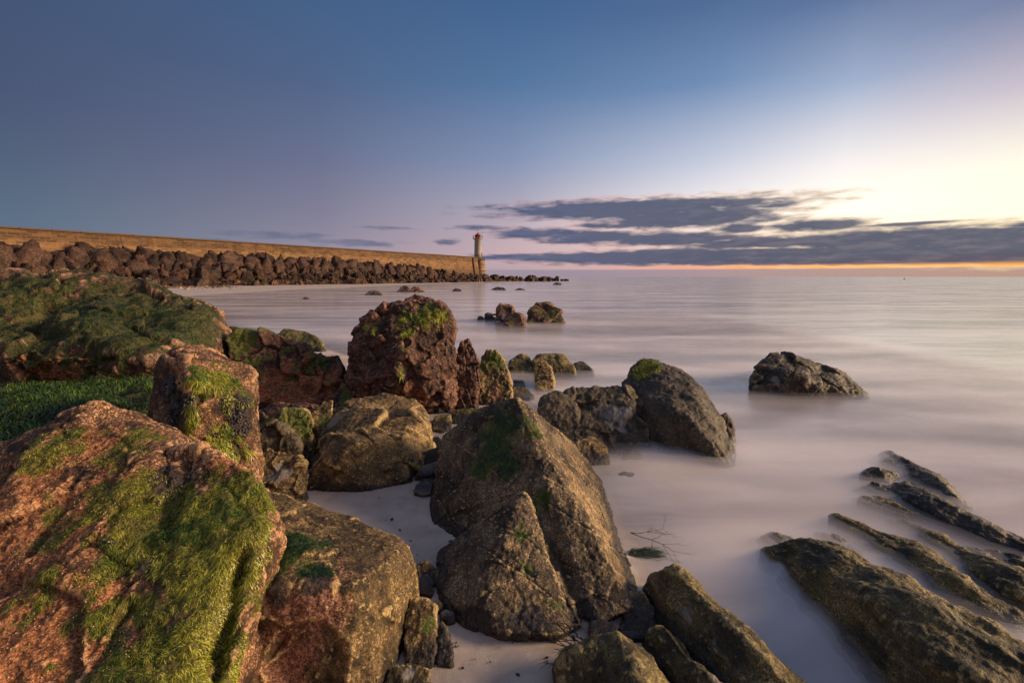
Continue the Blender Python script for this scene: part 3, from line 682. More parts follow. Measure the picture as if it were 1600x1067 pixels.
proto = {'tall': [block_mesh('jointed_rock', (3.1, 2.3, 4.6), 20 + k) for k in range(7)],
         'mid': [block_mesh('tumbled_block', (3.0, 2.5, 2.4), 40 + k) for k in range(7)],
         'low': [block_mesh('shore_boulder', (2.3, 1.9, 1.4), 60 + k) for k in range(6)]}
M['cliff_low'] = rock_mat('weed blackened boulder', (0.016, 0.011, 0.009), (0.06, 0.034, 0.024), (0.22, 0.12, 0.06), speck=0.3, fine=1.8, big=0.4, grain=7, bumpd=0.15, grain_bump=0.05)
M['cliff_red'] = rock_mat('reddish shore boulder', (0.035, 0.018, 0.012), (0.17, 0.085, 0.05), (0.36, 0.22, 0.12), speck=0.4, fine=1.8, big=0.4, grain=7, bumpd=0.15, grain_bump=0.05)
def put_block(kind, u, v, z, s, matn, label, group, lean=0.0, cat='rock', name=None):
    me = rs.choice(proto[kind]); p = wallpt(u, v)
    if not me.materials: me.materials.append(M['cliff'])
    o = bpy.data.objects.new(name or me.name.split('.')[0], me); COL.objects.link(o)
    o.location = (p[0], p[1], z); o.scale = (s[0], s[1], s[2])
    o.rotation_euler = (rs.gauss(0, .10), rs.gauss(0, .10) + lean, WA + rs.uniform(-0.6, 0.6) + rs.choice((0, math.pi)))
    o.material_slots[0].link = 'OBJECT'; o.material_slots[0].material = M[matn]
    tag(o, label, cat, group); return o
def wid(u): return float(np.interp(u, [0, 40, 80, 120, 158, 185], [15, 14, 12, 11, 9, 5]))
for row in range(2):
    u = 30.0 + row * 1.3
    while u < 139:
        tz = topz(u); h = tz * rs.uniform(0.80, 1.0) * (1.0 if row == 0 else 0.82); f = .5 + .5 * tz / 5.2
        k = rs.choice((.55, .7, .9, 1.1, 1.5)) * rs.uniform(.9, 1.1) * f; zs = f * rs.uniform(0.75, 1.12)
        put_block('tall', u, wid(u) * (rs.uniform(.10, .22) if row == 0 else rs.uniform(.34, .50)), h - 2.1 * zs, (k, f, zs), 'cliff' if rs.random() < .72 else 'cliff_low', 'tall dark jointed slab leaning against the foot of the jetty wall', 'jointed slabs against the jetty wall', lean=0.10 + .12 * row)
        u += 2.5 * k
u = 28.0
while u < 142:
    tz = topz(u); k = rs.uniform(0.6, 1.15) * (1 if u < 100 else .8)
    put_block('mid', u, wid(u) * rs.uniform(.52, .72), tz * rs.uniform(0.22, 0.42), (k, k, k * rs.uniform(.8, 1.2)), 'cliff' if rs.random() < .7 else 'cliff_low', 'dark tumbled block halfway down the slope below the jetty', 'tumbled blocks on the jetty slope', lean=0.2)
    u += 2.3 * k
u = 26.0
while u < 152:
    k = rs.uniform(0.55, 1.2)
    lowm = rs.random() < 0.7
    put_block('low', u, wid(u) * rs.uniform(.76, 1.05), rs.uniform(0.1, 0.6), (k, k, k), 'cliff_low' if lowm else 'cliff_red',
              'weed blackened boulder at the waterline below the jetty' if lowm else 'reddish boulder at the waterline below the jetty', 'dark waterline boulders below the jetty' if lowm else 'reddish waterline boulders below the jetty')
    u += 1.7 * k
for k in range(64):    # heap round the pier head, trailing out to sea
    uu = rs.uniform(140, 192); f = (uu - 140) / 52; hh = float(np.interp(uu, [140, 158, 172, 182, 192], [1.8, 1.7, 2.3, 1.4, 0.3]))
    s_ = rs.uniform(0.6, 1.35) * (1.0 if uu < 180 else 0.75)
    put_block(rs.choice(('mid', 'low', 'low')), uu, rs.uniform(1.5, 8.5) * (1 - 0.45 * f) + 0.6 + max(0, f - 0.4) * 20, hh * rs.uniform(0.2, 0.8), (s_, s_, s_), 'cliff_low' if rs.random() < .6 else 'cliff',
              'dark boulder heaped round the round end of the jetty', 'boulders heaped round the jetty end')
# shingle between the boulders and the water
parts = []; rr = np.random.RandomState(3); V, F = [], []
nsh = 3600; uu = rr.uniform(8, 70, nsh); wd = np.interp(uu, [0, 40, 80, 120], [13.5, 12.5, 11, 9]); vv = wd + rr.gamma(1.6, 2.4, nsh) - 1.0
PX = WE[0] - WU[0] * (WL - uu) + WV[0] * vv; PY = WE[1] - WU[1] * (WL - uu) + WV[1] * vv
keep = (shore(PX, PY) < 1.2); PX, PY = PX[keep], PY[keep]; PZ = ground_z(PX, PY)
ph_ = (1 + 5 ** .5) / 2; ico = np.array([(-1, ph_, 0), (1, ph_, 0), (-1, -ph_, 0), (1, -ph_, 0), (0, -1, ph_), (0, 1, ph_), (0, -1, -ph_), (0, 1, -ph_), (ph_, 0, -1), (ph_, 0, 1), (-ph_, 0, -1), (-ph_, 0, 1)]) / 1.9
icf = np.array([(0, 11, 5), (0, 5, 1), (0, 1, 7), (0, 7, 10), (0, 10, 11), (1, 5, 9), (5, 11, 4), (11, 10, 2), (10, 7, 6), (7, 1, 8), (3, 9, 4), (3, 4, 2), (3, 2, 6), (3, 6, 8), (3, 8, 9), (4, 9, 5), (2, 4, 11), (6, 2, 10), (8, 6, 7), (9, 8, 1)])
n = len(PX); sc = rr.uniform(0.08, 0.30, n)[:, None, None] * rr.uniform(0.6, 1.2, (n, 1, 3)) * np.array([1, 1, 0.55])
V = (ico[None] * (1 + rr.normal(size=(n, 12, 1)) * 0.12)) * sc + np.stack([PX, PY, PZ], 1)[:, None]
F = (icf[None] + (np.arange(n) * 12)[:, None, None]).reshape(-1, 3)
m, t, b, o = new_mat('shingle'); ri = t.e(t.n('ShaderNodeNewGeometry').outputs['Random Per Island'])
t.put(b.inputs['Base Color'], t.ramp(ri, [(0, (0.03, 0.018, 0.012)), (0.5, (0.12, 0.065, 0.04)), (0.85, (0.26, 0.17, 0.11)), (1, (0.5, 0.4, 0.3))])); b.inputs['Roughness'].default_value = 0.7
sh = link('shingle', fast_mesh('shingle', V.reshape(-1, 3), F), m); tag(sh, 'pale shingle at the water edge below the jetty', None, None, 'stuff')

# ------------------------------------------------------------------ foreground rocks
# --- the big granite boulder with green weed, bottom left
left = [D(-260, 800, 1.75), D(-60, 748, 1.80), D(30, 705, 1.9), D(85, 668, 2.0), D(155, 628, 2.08), D(212, 642, 2.08), D(262, 676, 2.02), D(290, 712, 1.95),
        D(-300, 1067, 1.15), D(0, 1090, 1.12), D(200, 1120, 1.16), D(330, 1120, 1.1), D(290, 860, 1.47), D(150, 820, 1.65)]
left += [p + np.array([-0.05, 0.45, -0.35]) for p in left[:8]] + [np.array([x, y, -0.2]) for x, y in ((-2.6, 2.2), (-1.35, 2.3), (-2.0, 0.75), (-0.95, 0.9))] + [np.array([-1.9, .75, .25])]
right = [D(296, 700, 1.86), D(345, 710, 1.8), D(398, 740, 1.7), D(424, 785, 1.62), D(428, 835, 1.55), D(388, 880, 1.42), D(354, 1000, 1.27), D(346, 1110, 1.14), D(290, 860, 1.45), D(180, 1120, 1.08), D(250, 720, 1.88)]
right += [p + np.array([-0.12, 0.3, -0.3]) for p in right[:4]] + [np.array([p[0] - 0.16, p[1], -0.2]) for p in right[2:8]] + [np.array([-1.2, 0.9, -.2])]
r1 = make_rock('granite_boulder', 'large rust coloured boulder hung with bright green weed in the near left corner', [left, right], M['granite'], v=0.026, smooth=5, sub=2,
               facet=(0.022, 2.6), big=(0.05, 2.3), mid=(0.022, 9), ridge=(0.012, 5), fine=(0.006, 36), tint0=0.12,
               tint=[(60, 850, 110, 1.0), (60, 1000, 110, 1.0), (150, 930, 60, .9), (120, 700, 60, .6), (360, 720, 30, .8), (20, 760, 60, .9)],
               alg=[(250, 820, 70, .95), (320, 790, 60, .9), (390, 790, 45, 1), (200, 770, 45, .7), (300, 900, 80, 1), (290, 1000, 90, 1), (250, 1050, 70, .9), (180, 860, 60, .75), (390, 850, 40, .9), (120, 800, 50, .55), (60, 900, 40, .4), (190, 960, 50, .5), (200, 690, 40, .5), (350, 950, 40, .9), (405, 770, 30, 1), (415, 815, 30, 1), (385, 820, 40, 1), (365, 750, 30, .8), (345, 870, 45, 1), (330, 740, 25, .6), (320, 1040, 40, .9), (130, 1040, 50, .5), (90, 690, 40, .6)],
               blk=[(268, 745, 20, 1), (235, 880, 15, 1), (172, 848, 9, 1), (190, 990, 13, 1), (262, 730, 15, .9)], crack=[((288, 706), (262, 800), 0.032, 0.085), ((376, 860), (340, 1060), 0.028, 0.075), ((110, 745), (40, 860), 0.02, 0.03), ((200, 940), (130, 1060), 0.018, 0.03)], seed=1)
weeds(r1, 42000, 0.024, 0.0009, 0.25, 'weed', 1, lift=0.003, jit=0.35)
crust(r1, 'blk', 160, 0.011, 'mussel', 'mussels', 2); crust(r1, 'tint', 1500, 0.0034, 'barnacle', 'barnacles', 4, thr=0.35, flat=0.6, longer=1.1)
# --- flat topped ochre boulder beside it
t2 = [D(405, 775, 2.25), D(432, 770, 2.26), D(500, 788, 2.2), D(592, 828, 2.08), D(640, 850, 1.99), D(650, 880, 1.93), D(600, 902, 1.68), D(556, 910, 1.55), D(470, 914, 1.51), D(395, 920, 1.51), D(368, 900, 1.6)]
t2b = [p.copy() for p in t2]
t2 += [Z(652, 905, 0.0), Z(642, 965, 0.0), Z(620, 1040, 0.0), Z(604, 1085, 0.0), D(540, 1120, 1.40), D(400, 1120, 1.40), D(330, 1120, 1.40), D(340, 950, 1.6)]
t2 += [np.array([p[0], p[1], -0.2]) for p in t2b]
r2 = make_rock('ochre_boulder', 'flat topped ochre boulder with a pink broken face beside the sand', [t2], M['ochre'], v=0.024, smooth=4, sub=2, big=(0.03, 2.4), mid=(0.008, 9), facet=(0.006, 5), fine=(0.005, 34),
               tint=[(480, 960, 75, .9), (450, 1030, 80, .8), (520, 940, 35, .8), (400, 950, 40, .7)], alg=[(415, 860, 50, 1), (450, 840, 45, .8), (400, 900, 30, 1), (480, 880, 30, .6), (395, 1010, 30, .6), (390, 960, 30, .6)],
               blk=[(440, 915, 30, .8), (495, 908, 26, .7), (370, 980, 18, .9)], dent=[(470, 1035, 75, .05), (420, 1000, 40, .03)], seed=2)
weeds(r2, 9000, 0.04, 0.0013, 0.3, 'weed_dark', 2, flow=(0.25, -0.5, -1)); 
# --- upright block with mussels
b3 = blob([(235, 640, 2.75), (243, 575, 2.85), (262, 545, 2.95), (300, 540, 3.0), (352, 556, 2.95), (392, 578, 2.85), (402, 610, 2.8), (402, 680, 2.7), (396, 740, 2.6), (240, 700, 2.65)], thick=0.4, shr=0.86, base=-0.1, front=[(290, 556, 2.62), (298, 590, 2.52), (298, 700, 2.40), (300, 760, 2.32), (388, 640, 2.6)])
b3 += [Z(300, 800, 0.0), Z(400, 790, 0.0), Z(240, 790, 0)]
r3 = make_rock('upright_block', 'upright squared block with black mussels and a sharp front corner', [b3], M['granite'], v=0.03, smooth=2, sub=2, big=(0.02, 2), mid=(0.014, 8), fine=(0.006, 30), facet=(0.025, 3.2), tint=[(297, 640, 12, 1), (296, 680, 12, 1), (298, 600, 14, .9), (275, 560, 20, .6)],
               alg=[(340, 590, 30, .7), (370, 600, 25, .6), (330, 680, 30, .7), (345, 720, 30, .8), (385, 700, 15, .6), (320, 640, 20, .5)], blk=[(372, 640, 22, 1), (380, 665, 20, 1), (368, 690, 22, .9), (345, 685, 10, .8), (266, 640, 28, .9), (268, 690, 26, .9), (256, 600, 20, .7), (285, 620, 14, .7)], seed=3)  # orange corner paints the lit edge; left-face black is mussels plus painted shade
weeds(r3, 7000, 0.05, 0.0016, 0.3, 'weed', 3); crust(r3, 'blk', 1500, 0.013, 'mussel', 'mussels', 3, thr=0.45)
# --- long weed covered rock behind, left
b4 = blob([(-140, 600), (-150, 470), (-60, 432), (40, 428), (110, 428), (200, 440), (262, 462), (318, 478), (345, 495), (356, 522), (350, 560), (330, 612), (180, 640), (60, 645)], lean=1.3, thick=1.6, shr=0.75, pw=0.8, front=[(120, 560, 4.3), (250, 560, 4.4), (20, 560, 4.2)])
r4 = make_rock('weedy_boulder', 'broad hump of rock covered in dark green weed below the jetty at far left', [b4], M['weedy'], v=0.06, smooth=6, sub=2, big=(0.22, 1.0), ridge=(0.09, 1.6), facet=(0.05, 2.0), mid=(0.04, 5), fine=(0.014, 16), tint0=0.15, alg_up=0.45,
               tint=[(60, 470, 25, .9), (50, 490, 25, .9), (100, 590, 90, .5)], alg=[(110, 480, 80, .8), (200, 500, 90, .75), (260, 500, 60, .7), (30, 460, 50, .8), (320, 510, 30, .7), (150, 540, 50, .55), (60, 540, 30, .4)], crack=[((75, 470), (62, 505), 0.08, 0.15), ((110, 530), (160, 570), 0.09, 0.12), ((62, 505), (20, 520), 0.07, 0.1)], seed=4)
weeds(r4, 12000, 0.06, 0.0035, 0.3, 'weed_dark', 4, lift=0.012)
# --- ledge under a mat of green weed
b5 = [Z(-260, 620, .55), Z(-20, 612, 0.55), Z(100, 597, .6), Z(240, 592, .58), Z(262, 620, .5), Z(240, 690, .45), Z(120, 760, .5), Z(-100, 800, .5), Z(-300, 720, 0.5)]
b5 += [np.array([p[0], p[1] + 0.1, -0.1]) for p in b5]
r5 = make_rock('weed_mat_ledge', 'low ledge buried under a thick mat of long green weed', [b5], M['weedy'], v=0.05, smooth=6, sub=2, big=(0.12, 1.8), mid=(0.05, 4), fine=None, ridge=(0.05, 3), alg0=0.95, seed=5, cat='rock')
weeds(r5, 42000, 0.16, 0.0026, 0.2, 'weed_mid', 5, lift=0.02, flow=(0.8, -0.7, -0.5), jit=0.5)
# --- reddish lobed rock
b6 = blob([(356, 640), (352, 545), (362, 522), (432, 520), (470, 535), (492, 550), (500, 600), (490, 640)], lean=0.5, thick=0.7)
b6b = blob([(470, 636), (482, 552), (528, 556), (534, 580), (530, 612), (508, 634)], lean=0.4, thick=0.5)
r6 = make_rock('red_lobed_rock', 'low reddish brown rock with orange lower face left of the tallest rock', [b6, b6b], M['red'], v=0.045, smooth=3, sub=2, big=(0.08, 1.6), facet=(0.06, 3.2), ridge=(0.04, 4), mid=(0.025, 7), fine=(0.010, 22), alg_up=0.35, tint=[(450, 610, 60, .9), (510, 600, 30, .8), (400, 600, 50, .6), (420, 625, 60, .8)], alg=[(375, 530, 25, .8), (505, 560, 15, .7), (395, 555, 15, .4)], seed=6)
# --- the tall red rock
b8 = blob([(558, 645), (538, 612), (548, 570), (553, 520), (562, 500), (590, 486), (598, 480), (655, 468), (690, 472), (704, 490), (711, 545), (710, 610), (702, 645)], lean=0.55, thick=0.7, shr=0.8, front=[(630, 560, 4.95), (600, 600, 4.9), (670, 590, 4.95)])
b8b = blob([(640, 500, 5.75), (636, 474, 5.8), (652, 464, 5.85), (690, 470, 5.85), (700, 486, 5.8), (700, 520, 5.7)], thick=0.3, base=0.6)
r8 = make_rock('tall_red_rock', 'tallest rock, dark red with chipped face and bright green weed on top', [b8, b8b], M['red'], v=0.042, smooth=2, sub=2, big=(0.045, 1.5), facet=(0.04, 5.0), ridge=(0.03, 5), mid=(0.03, 8), fine=(0.013, 22), alg_up=0.0, tint=[(640, 630, 40, .7), (560, 620, 30, .4)],
               alg=[(665, 480, 24, 1), (630, 488, 18, .8), (640, 508, 14, .7), (632, 535, 12, .7), (692, 488, 14, .9), (575, 508, 14, .6), (635, 580, 12, .5)], crack=[((600, 482), (592, 500), 0.05, 0.06), ((655, 560), (650, 640), 0.05, 0.05)], seed=8)
weeds(r8, 3500, 0.07, 0.0030, 0.4, 'weed', 8, lift=0.008)
# --- two spires beside it
b9 = blob([(712, 640), (712, 560), (722, 535), (732, 528), (740, 540), (747, 565), (748, 600), (742, 640)], lean=0.4, thick=0.4)
make_rock('spire_rock', 'narrow pointed red spire against the right side of the tallest rock', [b9], M['red'], v=0.03, smooth=3, sub=2, big=(0.05, 2), facet=(0.03, 5), mid=(0.025, 8), fine=(0.01, 22), strata=(0.02, (1, 0, .2), 9), tint=[(725, 590, 12, .7)], seed=9)
b10 = blob([(750, 632), (748, 585), (752, 556), (762, 546), (776, 548), (790, 570), (799, 600), (799, 630)], lean=0.4, thick=0.45)
make_rock('spire_rock', 'blunt mossy topped spire standing just right of the narrow red spire', [b10], M['ochre'], v=0.03, smooth=4, sub=2, big=(0.05, 2), mid=(0.025, 7), fine=(0.01, 22), flute=(0.03, (0, 0, 1), 7), alg=[(770, 560, 20, .8)], tint=[(775, 610, 18, .5)], seed=10)
# --- olive boulder in the middle
b12 = blob([(482, 765), (480, 700), (500, 662), (545, 632), (600, 616), (650, 622), (668, 650), (674, 690), (662, 728), (640, 752), (560, 764)], lean=1.2, thick=0.5, shr=0.8, front=[(560, 690, 3.25), (630, 690, 3.35), (520, 670, 3.5)])
make_rock('olive_boulder', 'squat olive brown boulder at the back edge of the sand pocket', [b12], M['ochre'], v=0.034, smooth=2, sub=2, big=(0.03, 1.9), facet=(0.045, 2.4), mid=(0.012, 9), fine=(0.007, 26), tint=[(520, 690, 25, .2)], pale=[(520, 650, 25, .8), (500, 668, 15, .7)], wet=0.5, seed=12)
# --- jumble between blocks
j1 = blob([(425, 700), (422, 660), (440, 645), (475, 638), (490, 660), (488, 695), (478, 715)], lean=0.25, thick=0.35, zb=0.12)
make_rock('mossy_rock', 'small green mossy rock wedged between the mussel block and olive boulder', [j1], M['ochre'], v=0.025, smooth=3, big=(0.05, 3), mid=(0.02, 9), facet=(0.02, 6), alg=[(450, 660, 35, .9), (480, 650, 20, .6)], alg_up=0.3, seed=13)
j2 = blob([(486, 665), (488, 645), (505, 628), (520, 626), (520, 645), (508, 668)], lean=0.25, thick=0.3, zb=0.25)
make_rock('mossy_rock', 'small yellow green rock right above the olive boulder shoulder', [j2], M['ochre'], v=0.02, smooth=4, big=(0.04, 3), mid=(0.015, 9), alg=[(505, 650, 20, .6)], seed=14)
j3 = blob([(398, 770), (402, 715), (420, 700), (470, 712), (480, 735), (475, 768), (440, 785)], lean=0.45, thick=0.3, zb=0.05)
make_rock('brown_rock', 'low brown rock with pale wet top behind the ochre boulder', [j3], M['ochre'], v=0.025, smooth=3, big=(0.04, 3), mid=(0.018, 9), facet=(0.02, 6), pale=[(440, 730, 22, .9)], seed=15)
j4 = blob([(400, 715), (402, 670), (430, 660), (470, 690), (475, 730), (440, 745)], lean=0.2, thick=0.3, zb=0.05)
make_rock('brown_rock', 'dark brown rock in the shaded gap beside the mussel block', [j4], M['sea'], v=0.025, smooth=3, big=(0.05, 3), mid=(0.018, 9), facet=(0.03, 5), seed=16)
j7_ = blob([(396, 700), (400, 650), (425, 632), (480, 630), (525, 640), (522, 668), (480, 700)], lean=0.5, thick=0.4, zb=0.03)
make_rock('dark_rock', 'low dark rock in shadow at the foot of the red lobed rock', [j7_], M['red'], v=0.035, smooth=3, big=(0.06, 2.5), mid=(0.02, 8), facet=(0.04, 3.5), alg=[(430, 645, 20, .6), (500, 645, 15, .5)], seed=20)
j5 = blob([(530, 648), (522, 620), (535, 598), (552, 600), (560, 630), (552, 650)], lean=0.3, thick=0.3)
make_rock('mossy_rock', 'small dark green rock in the cleft at the left foot of the tallest rock', [j5], M['red'], v=0.025, smooth=3, big=(0.04, 3), mid=(0.02, 9), alg=[(540, 610, 20, .8)], seed=17)
j6 = blob([(330, 545), (335, 515), (368, 510), (388, 522), (390, 545)], lean=0.4, thick=0.5, zb=0.5)
make_rock('mossy_rock', 'rounded dark green rock top peeping over the red lobed rock', [j6], M['weedy'], v=0.05, smooth=5, sub=2, big=(0.05, 2), mid=(0.02, 7), alg0=0.6, seed=18)
j7 = blob([(430, 548), (432, 524), (445, 515), (480, 518), (500, 530), (508, 542), (505, 549)], lean=0.7, thick=0.5)
make_rock('olive_sea_rock', 'smooth yellow olive rock in the shallows behind the red lobed rock', [j7], M['ledge'], v=0.06, smooth=5, big=(0.06, 1.6), mid=(0.03, 5), fine=(0.012, 16), alg0=0.3, seed=19)
# --- the wedge boulder, centre of the picture
A_ = D(808, 622, 3.15)
rid = [D(818, 636, 3.08), D(845, 692, 2.84), D(880, 757, 2.58), D(925, 838, 2.27), D(960, 900, 2.04), D(988, 948, 1.87)]
body = [A_] + rid + [D(750, 638, 3.45), D(692, 680, 3.35), D(684, 730, 3.15), D(672, 790, 2.92), D(676, 828, 2.66), D(760, 850, 2.46), D(880, 935, 2.02), D(935, 974, 1.80),
        D(836, 646, 3.5), D(900, 696, 3.6), D(948, 765, 3.25), D(966, 832, 2.72), D(992, 890, 2.32), D(999, 930, 2.05)] + [np.array([x, y, -0.15]) for x, y in ((-.45, 2.75), (-.5, 3.2), (0.52, 2.0), (0.72, 2.9), (0.35, 1.95), (0.5, 3.6))]
slab = [D(819, 766, 2.44), D(802, 800, 2.30), D(775, 852, 2.12), D(750, 905, 1.96), D(758, 945, 1.83), D(688, 860, 2.36), D(678, 905, 2.12), D(688, 945, 1.95), D(720, 976, 1.83), D(800, 988, 1.72), D(870, 988, 1.73), D(910, 975, 1.80),
        D(850, 830, 2.36), D(878, 900, 2.12), D(900, 940, 2.0)] + [np.array([x, y, -0.12]) for x, y in ((-.38, 2.4), (-.35, 2.15), (-.2, 1.85), (0.15, 1.8), (0.3, 2.0), (0.2, 2.4))]
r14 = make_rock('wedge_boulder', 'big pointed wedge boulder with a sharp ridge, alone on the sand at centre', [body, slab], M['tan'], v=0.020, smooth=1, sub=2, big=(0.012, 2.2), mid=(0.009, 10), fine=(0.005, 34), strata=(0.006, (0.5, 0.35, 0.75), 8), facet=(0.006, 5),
                pale=[(700, 800, 30, .25)], alg=[(775, 665, 42, 1), (765, 700, 42, 1), (800, 650, 28, .9), (745, 725, 28, .8), (790, 720, 25, .8), (835, 655, 14, .8), (850, 675, 12, .7), (845, 780, 22, .6), (820, 830, 20, .7), (830, 880, 30, .4), (850, 930, 30, .4)],
                tint=[(855, 685, 32, 1), (885, 725, 34, 1), (915, 770, 34, 1), (938, 815, 32, 1), (960, 860, 28, 1), (978, 905, 22, 1), (905, 720, 30, .9), (838, 660, 18, .8), (815, 900, 40, .7), (800, 840, 18, .8), (840, 940, 40, .7)], blk=[(850, 720, 18, .4), (890, 800, 25, .4), (740, 960, 40, .6), (830, 982, 60, .7)],  # tan tint: film-free rock, plus sunlit brightness painted on the right-hand faces
                crack=[((838, 775), (905, 970), 0.022, 0.035), ((775, 855), (835, 890), 0.012, 0.015), ((700, 800), (790, 770), 0.015, 0.02), ((900, 745), (975, 835), 0.012, 0.018)], seed=21)
weeds(r14, 9000, 0.025, 0.0012, 0.35, 'weed_dark', 9, lift=0.003)
# --- stones round the wedge
def stone(name, label, sil, mat, lean=0.12, thick=0.14, v=0.012, smooth=6, sub=1, group=None, cat='stone', zb=0.03, **kw):
    kw.setdefault('big', (0.01, 6)); kw.setdefault('mid', (0.004, 14)); kw.setdefault('fine', None)
    return make_rock(name, label, [blob(sil, lean=lean, thick=thick, base=-0.03, zb=zb)], M[mat], v=v, smooth=smooth, sub=sub, group=group, cat=cat, **kw)
stone('cobble', 'grey green flat cobble, longest in the gap left of the wedge boulder', [(648, 742), (660, 728), (690, 718), (693, 728), (672, 742)], 'cobble', alg0=0.12, zb=.06)
stone('cobble', 'dark grey slab of stone lying above the grey green flat cobble', [(655, 730), (668, 704), (690, 696), (694, 716), (672, 728)], 'cobble_dark', zb=.07, smooth=3)
stone('cobble', 'blackish purple stone at the top of the gap left of the wedge', [(668, 702), (672, 685), (684, 682), (694, 690), (690, 702)], 'cobble_dark', zb=.07, smooth=2)
stone('cobble', 'round grey cobble on the sand below the flat cobble', [(647, 768), (650, 756), (668, 752), (676, 760), (672, 770), (660, 773)], 'cobble')
stone('cobble', 'small flat stone beside the round grey cobble', [(652, 756), (660, 748), (676, 748), (680, 756), (668, 760)], 'cobble', zb=.05)
stone('brown_stone', 'chunky brown stone on top of the pile between the ochre boulder and wedge', [(650, 905), (652, 882), (664, 874), (684, 886), (686, 905), (670, 914)], 'ochre', lean=.1, smooth=3, facet=(.01, 9))
stone('brown_stone', 'pale veined stone under the chunky brown stone in the pile', [(645, 925), (648, 900), (668, 896), (678, 910), (668, 926)], 'cobble', lean=.08, smooth=3, pale=[(660, 910, 14, .8)])
stone('brown_stone', 'small rusty stone in the pile between the ochre boulder and wedge', [(658, 928), (660, 916), (672, 912), (678, 922), (670, 930)], 'granite', lean=.06, tint0=.5)
stone('brown_stone', 'small upright grey stone at the left of the pile', [(640, 936), (642, 918), (650, 916), (652, 934), (646, 940)], 'cobble', lean=.05, thick=.06)
stone('brown_stone', 'dark brown pebble at the foot of the pile', [(674, 950), (676, 940), (686, 938), (692, 946), (686, 954)], 'ochre', lean=.04, thick=.06)
stone('cobble', 'glossy rounded brown pebble on the sand left of the wedge foot', [(688, 966), (688, 956), (698, 952), (710, 958), (711, 966), (702, 971)], 'cobble', lean=.04, thick=.07, smooth=10, tint0=.25)
k1 = blob([(630, 1040), (634, 965), (640, 940), (662, 935), (680, 945), (682, 1000), (678, 1040), (655, 1045)], lean=0.22, thick=0.12)
make_rock('ochre_stone', 'upright ochre stone between the flat topped boulder and the bright sand', [k1], M['ochre'], v=0.014, smooth=4, sub=2, big=(0.03, 5), mid=(0.008, 14), alg=[(665, 970, 15, .5)], seed=31)
k2 = blob([(684, 1035), (683, 985), (690, 968), (700, 985), (706, 1020), (705, 1040)], lean=0.14, thick=0.05)
make_rock('ochre_stone', 'thin dark stone sliver sunk in sand beside the upright ochre stone', [k2], M['sea'], v=0.012, smooth=4, sub=2, big=(0.02, 6), mid=(0.006, 14), pale=[(695, 1010, 12, .6)], seed=32)
k3 = blob([(600, 1090), (612, 1045), (640, 1034), (670, 1045), (672, 1067), (668, 1095)], lean=0.1, thick=0.08)
make_rock('ochre_stone', 'pale swirled stone half buried at the bottom edge of the sand', [k3], M['ledge'], v=0.014, smooth=5, sub=2, big=(0.02, 6), mid=(0.006, 14), pale=[(640, 1045, 20, .8)], seed=33)
stone('black_cobble', 'shiny black cobble jammed under the front tip of the wedge boulder', [(918, 985), (922, 972), (940, 968), (960, 975), (962, 988), (945, 996), (926, 994)], 'cobble_dark', lean=.06, thick=.1, smooth=8)
stone('black_cobble', 'small flat black stone just right of the shiny black cobble', [(965, 992), (970, 986), (988, 986), (1010, 990), (1008, 995), (985, 996)], 'cobble_dark', lean=.03, thick=.04)
# --- right-hand group of rounded rocks
c_a = blob([(845, 690), (838, 645), (845, 622), (868, 612), (892, 622), (906, 645), (915, 690), (890, 705)], lean=0.45, thick=0.5)
make_rock('rounded_rock', 'rounded brown rock at the left end of the rounded group behind the wedge', [c_a], M['sea'], v=0.035, smooth=7, big=(0.06, 2), mid=(0.02, 7), fine=(0.008, 22), pale=[(885, 680, 14, .5)], seed=41)
c_b = blob([(900, 690), (885, 612), (930, 603), (985, 606), (1010, 630), (1015, 690), (960, 708), (920, 705)], lean=0.6, thick=0.5)
make_rock('rounded_rock', 'dark craggy rock between the two rounded rocks behind the wedge', [c_b], M['sea'], v=0.035, smooth=5, big=(0.06, 1.9), ridge=(0.025, 3), facet=(0.03, 2.6), mid=(0.02, 8), fine=(0.009, 22), pale=[(965, 640, 25, .8), (940, 630, 20, .6)], tint=[(940, 690, 16, .4)], seed=42)
c_c = blob([(1000, 700, 4.0), (970, 620, 4.5), (968, 598, 4.65), (990, 576, 4.8), (1015, 568, 4.85), (1060, 580, 4.8), (1095, 608, 4.6), (1125, 655, 4.2), (1148, 705, 3.75), (1150, 728, 3.58), (1125, 738, 3.52), (1080, 715, 3.7)], thick=0.8, shr=0.7, front=[(1060, 640, 3.95), (1110, 690, 3.65), (1030, 660, 4.0), (1090, 625, 4.15)])
c_d = blob([(975, 610, 4.6), (985, 572, 4.75), (1005, 565, 4.8), (1025, 568, 4.85), (1020, 600, 4.7)], thick=0.3, base=0.3)
r15 = make_rock('elephant_backed_rock', 'largest rounded rock, humped with smooth grainy back sloping into the water', [c_c, c_d], M['sea'], v=0.04, smooth=8, big=(0.08, 1.6), flute=(0.035, (0.35, -0.55, -0.7), 3.2), mid=(0.018, 8), fine=(0.008, 24), alg=[(1008, 570, 18, 1), (1000, 580, 12, .7)], seed=43)
weeds(r15, 1200, 0.07, 0.003, 0.35, 'weed', 11, lift=0.01)
c_e = blob([(1120, 690), (1122, 650), (1135, 645), (1146, 665), (1148, 695)], lean=0.2, thick=0.3)
make_rock('rounded_rock', 'small dark rock showing behind the right flank of the humped rock', [c_e], M['sea'], v=0.03, smooth=5, big=(0.04, 3), mid=(0.015, 9), seed=44)
c_f = blob([(905, 725), (900, 690), (925, 682), (950, 700), (955, 722)], lean=0.3, thick=0.3)
make_rock('rounded_rock', 'low ochre rock between the wedge boulder and the rounded group', [c_f], M['ochre'], v=0.03, smooth=4, big=(0.05, 3), mid=(0.02, 8), seed=45)
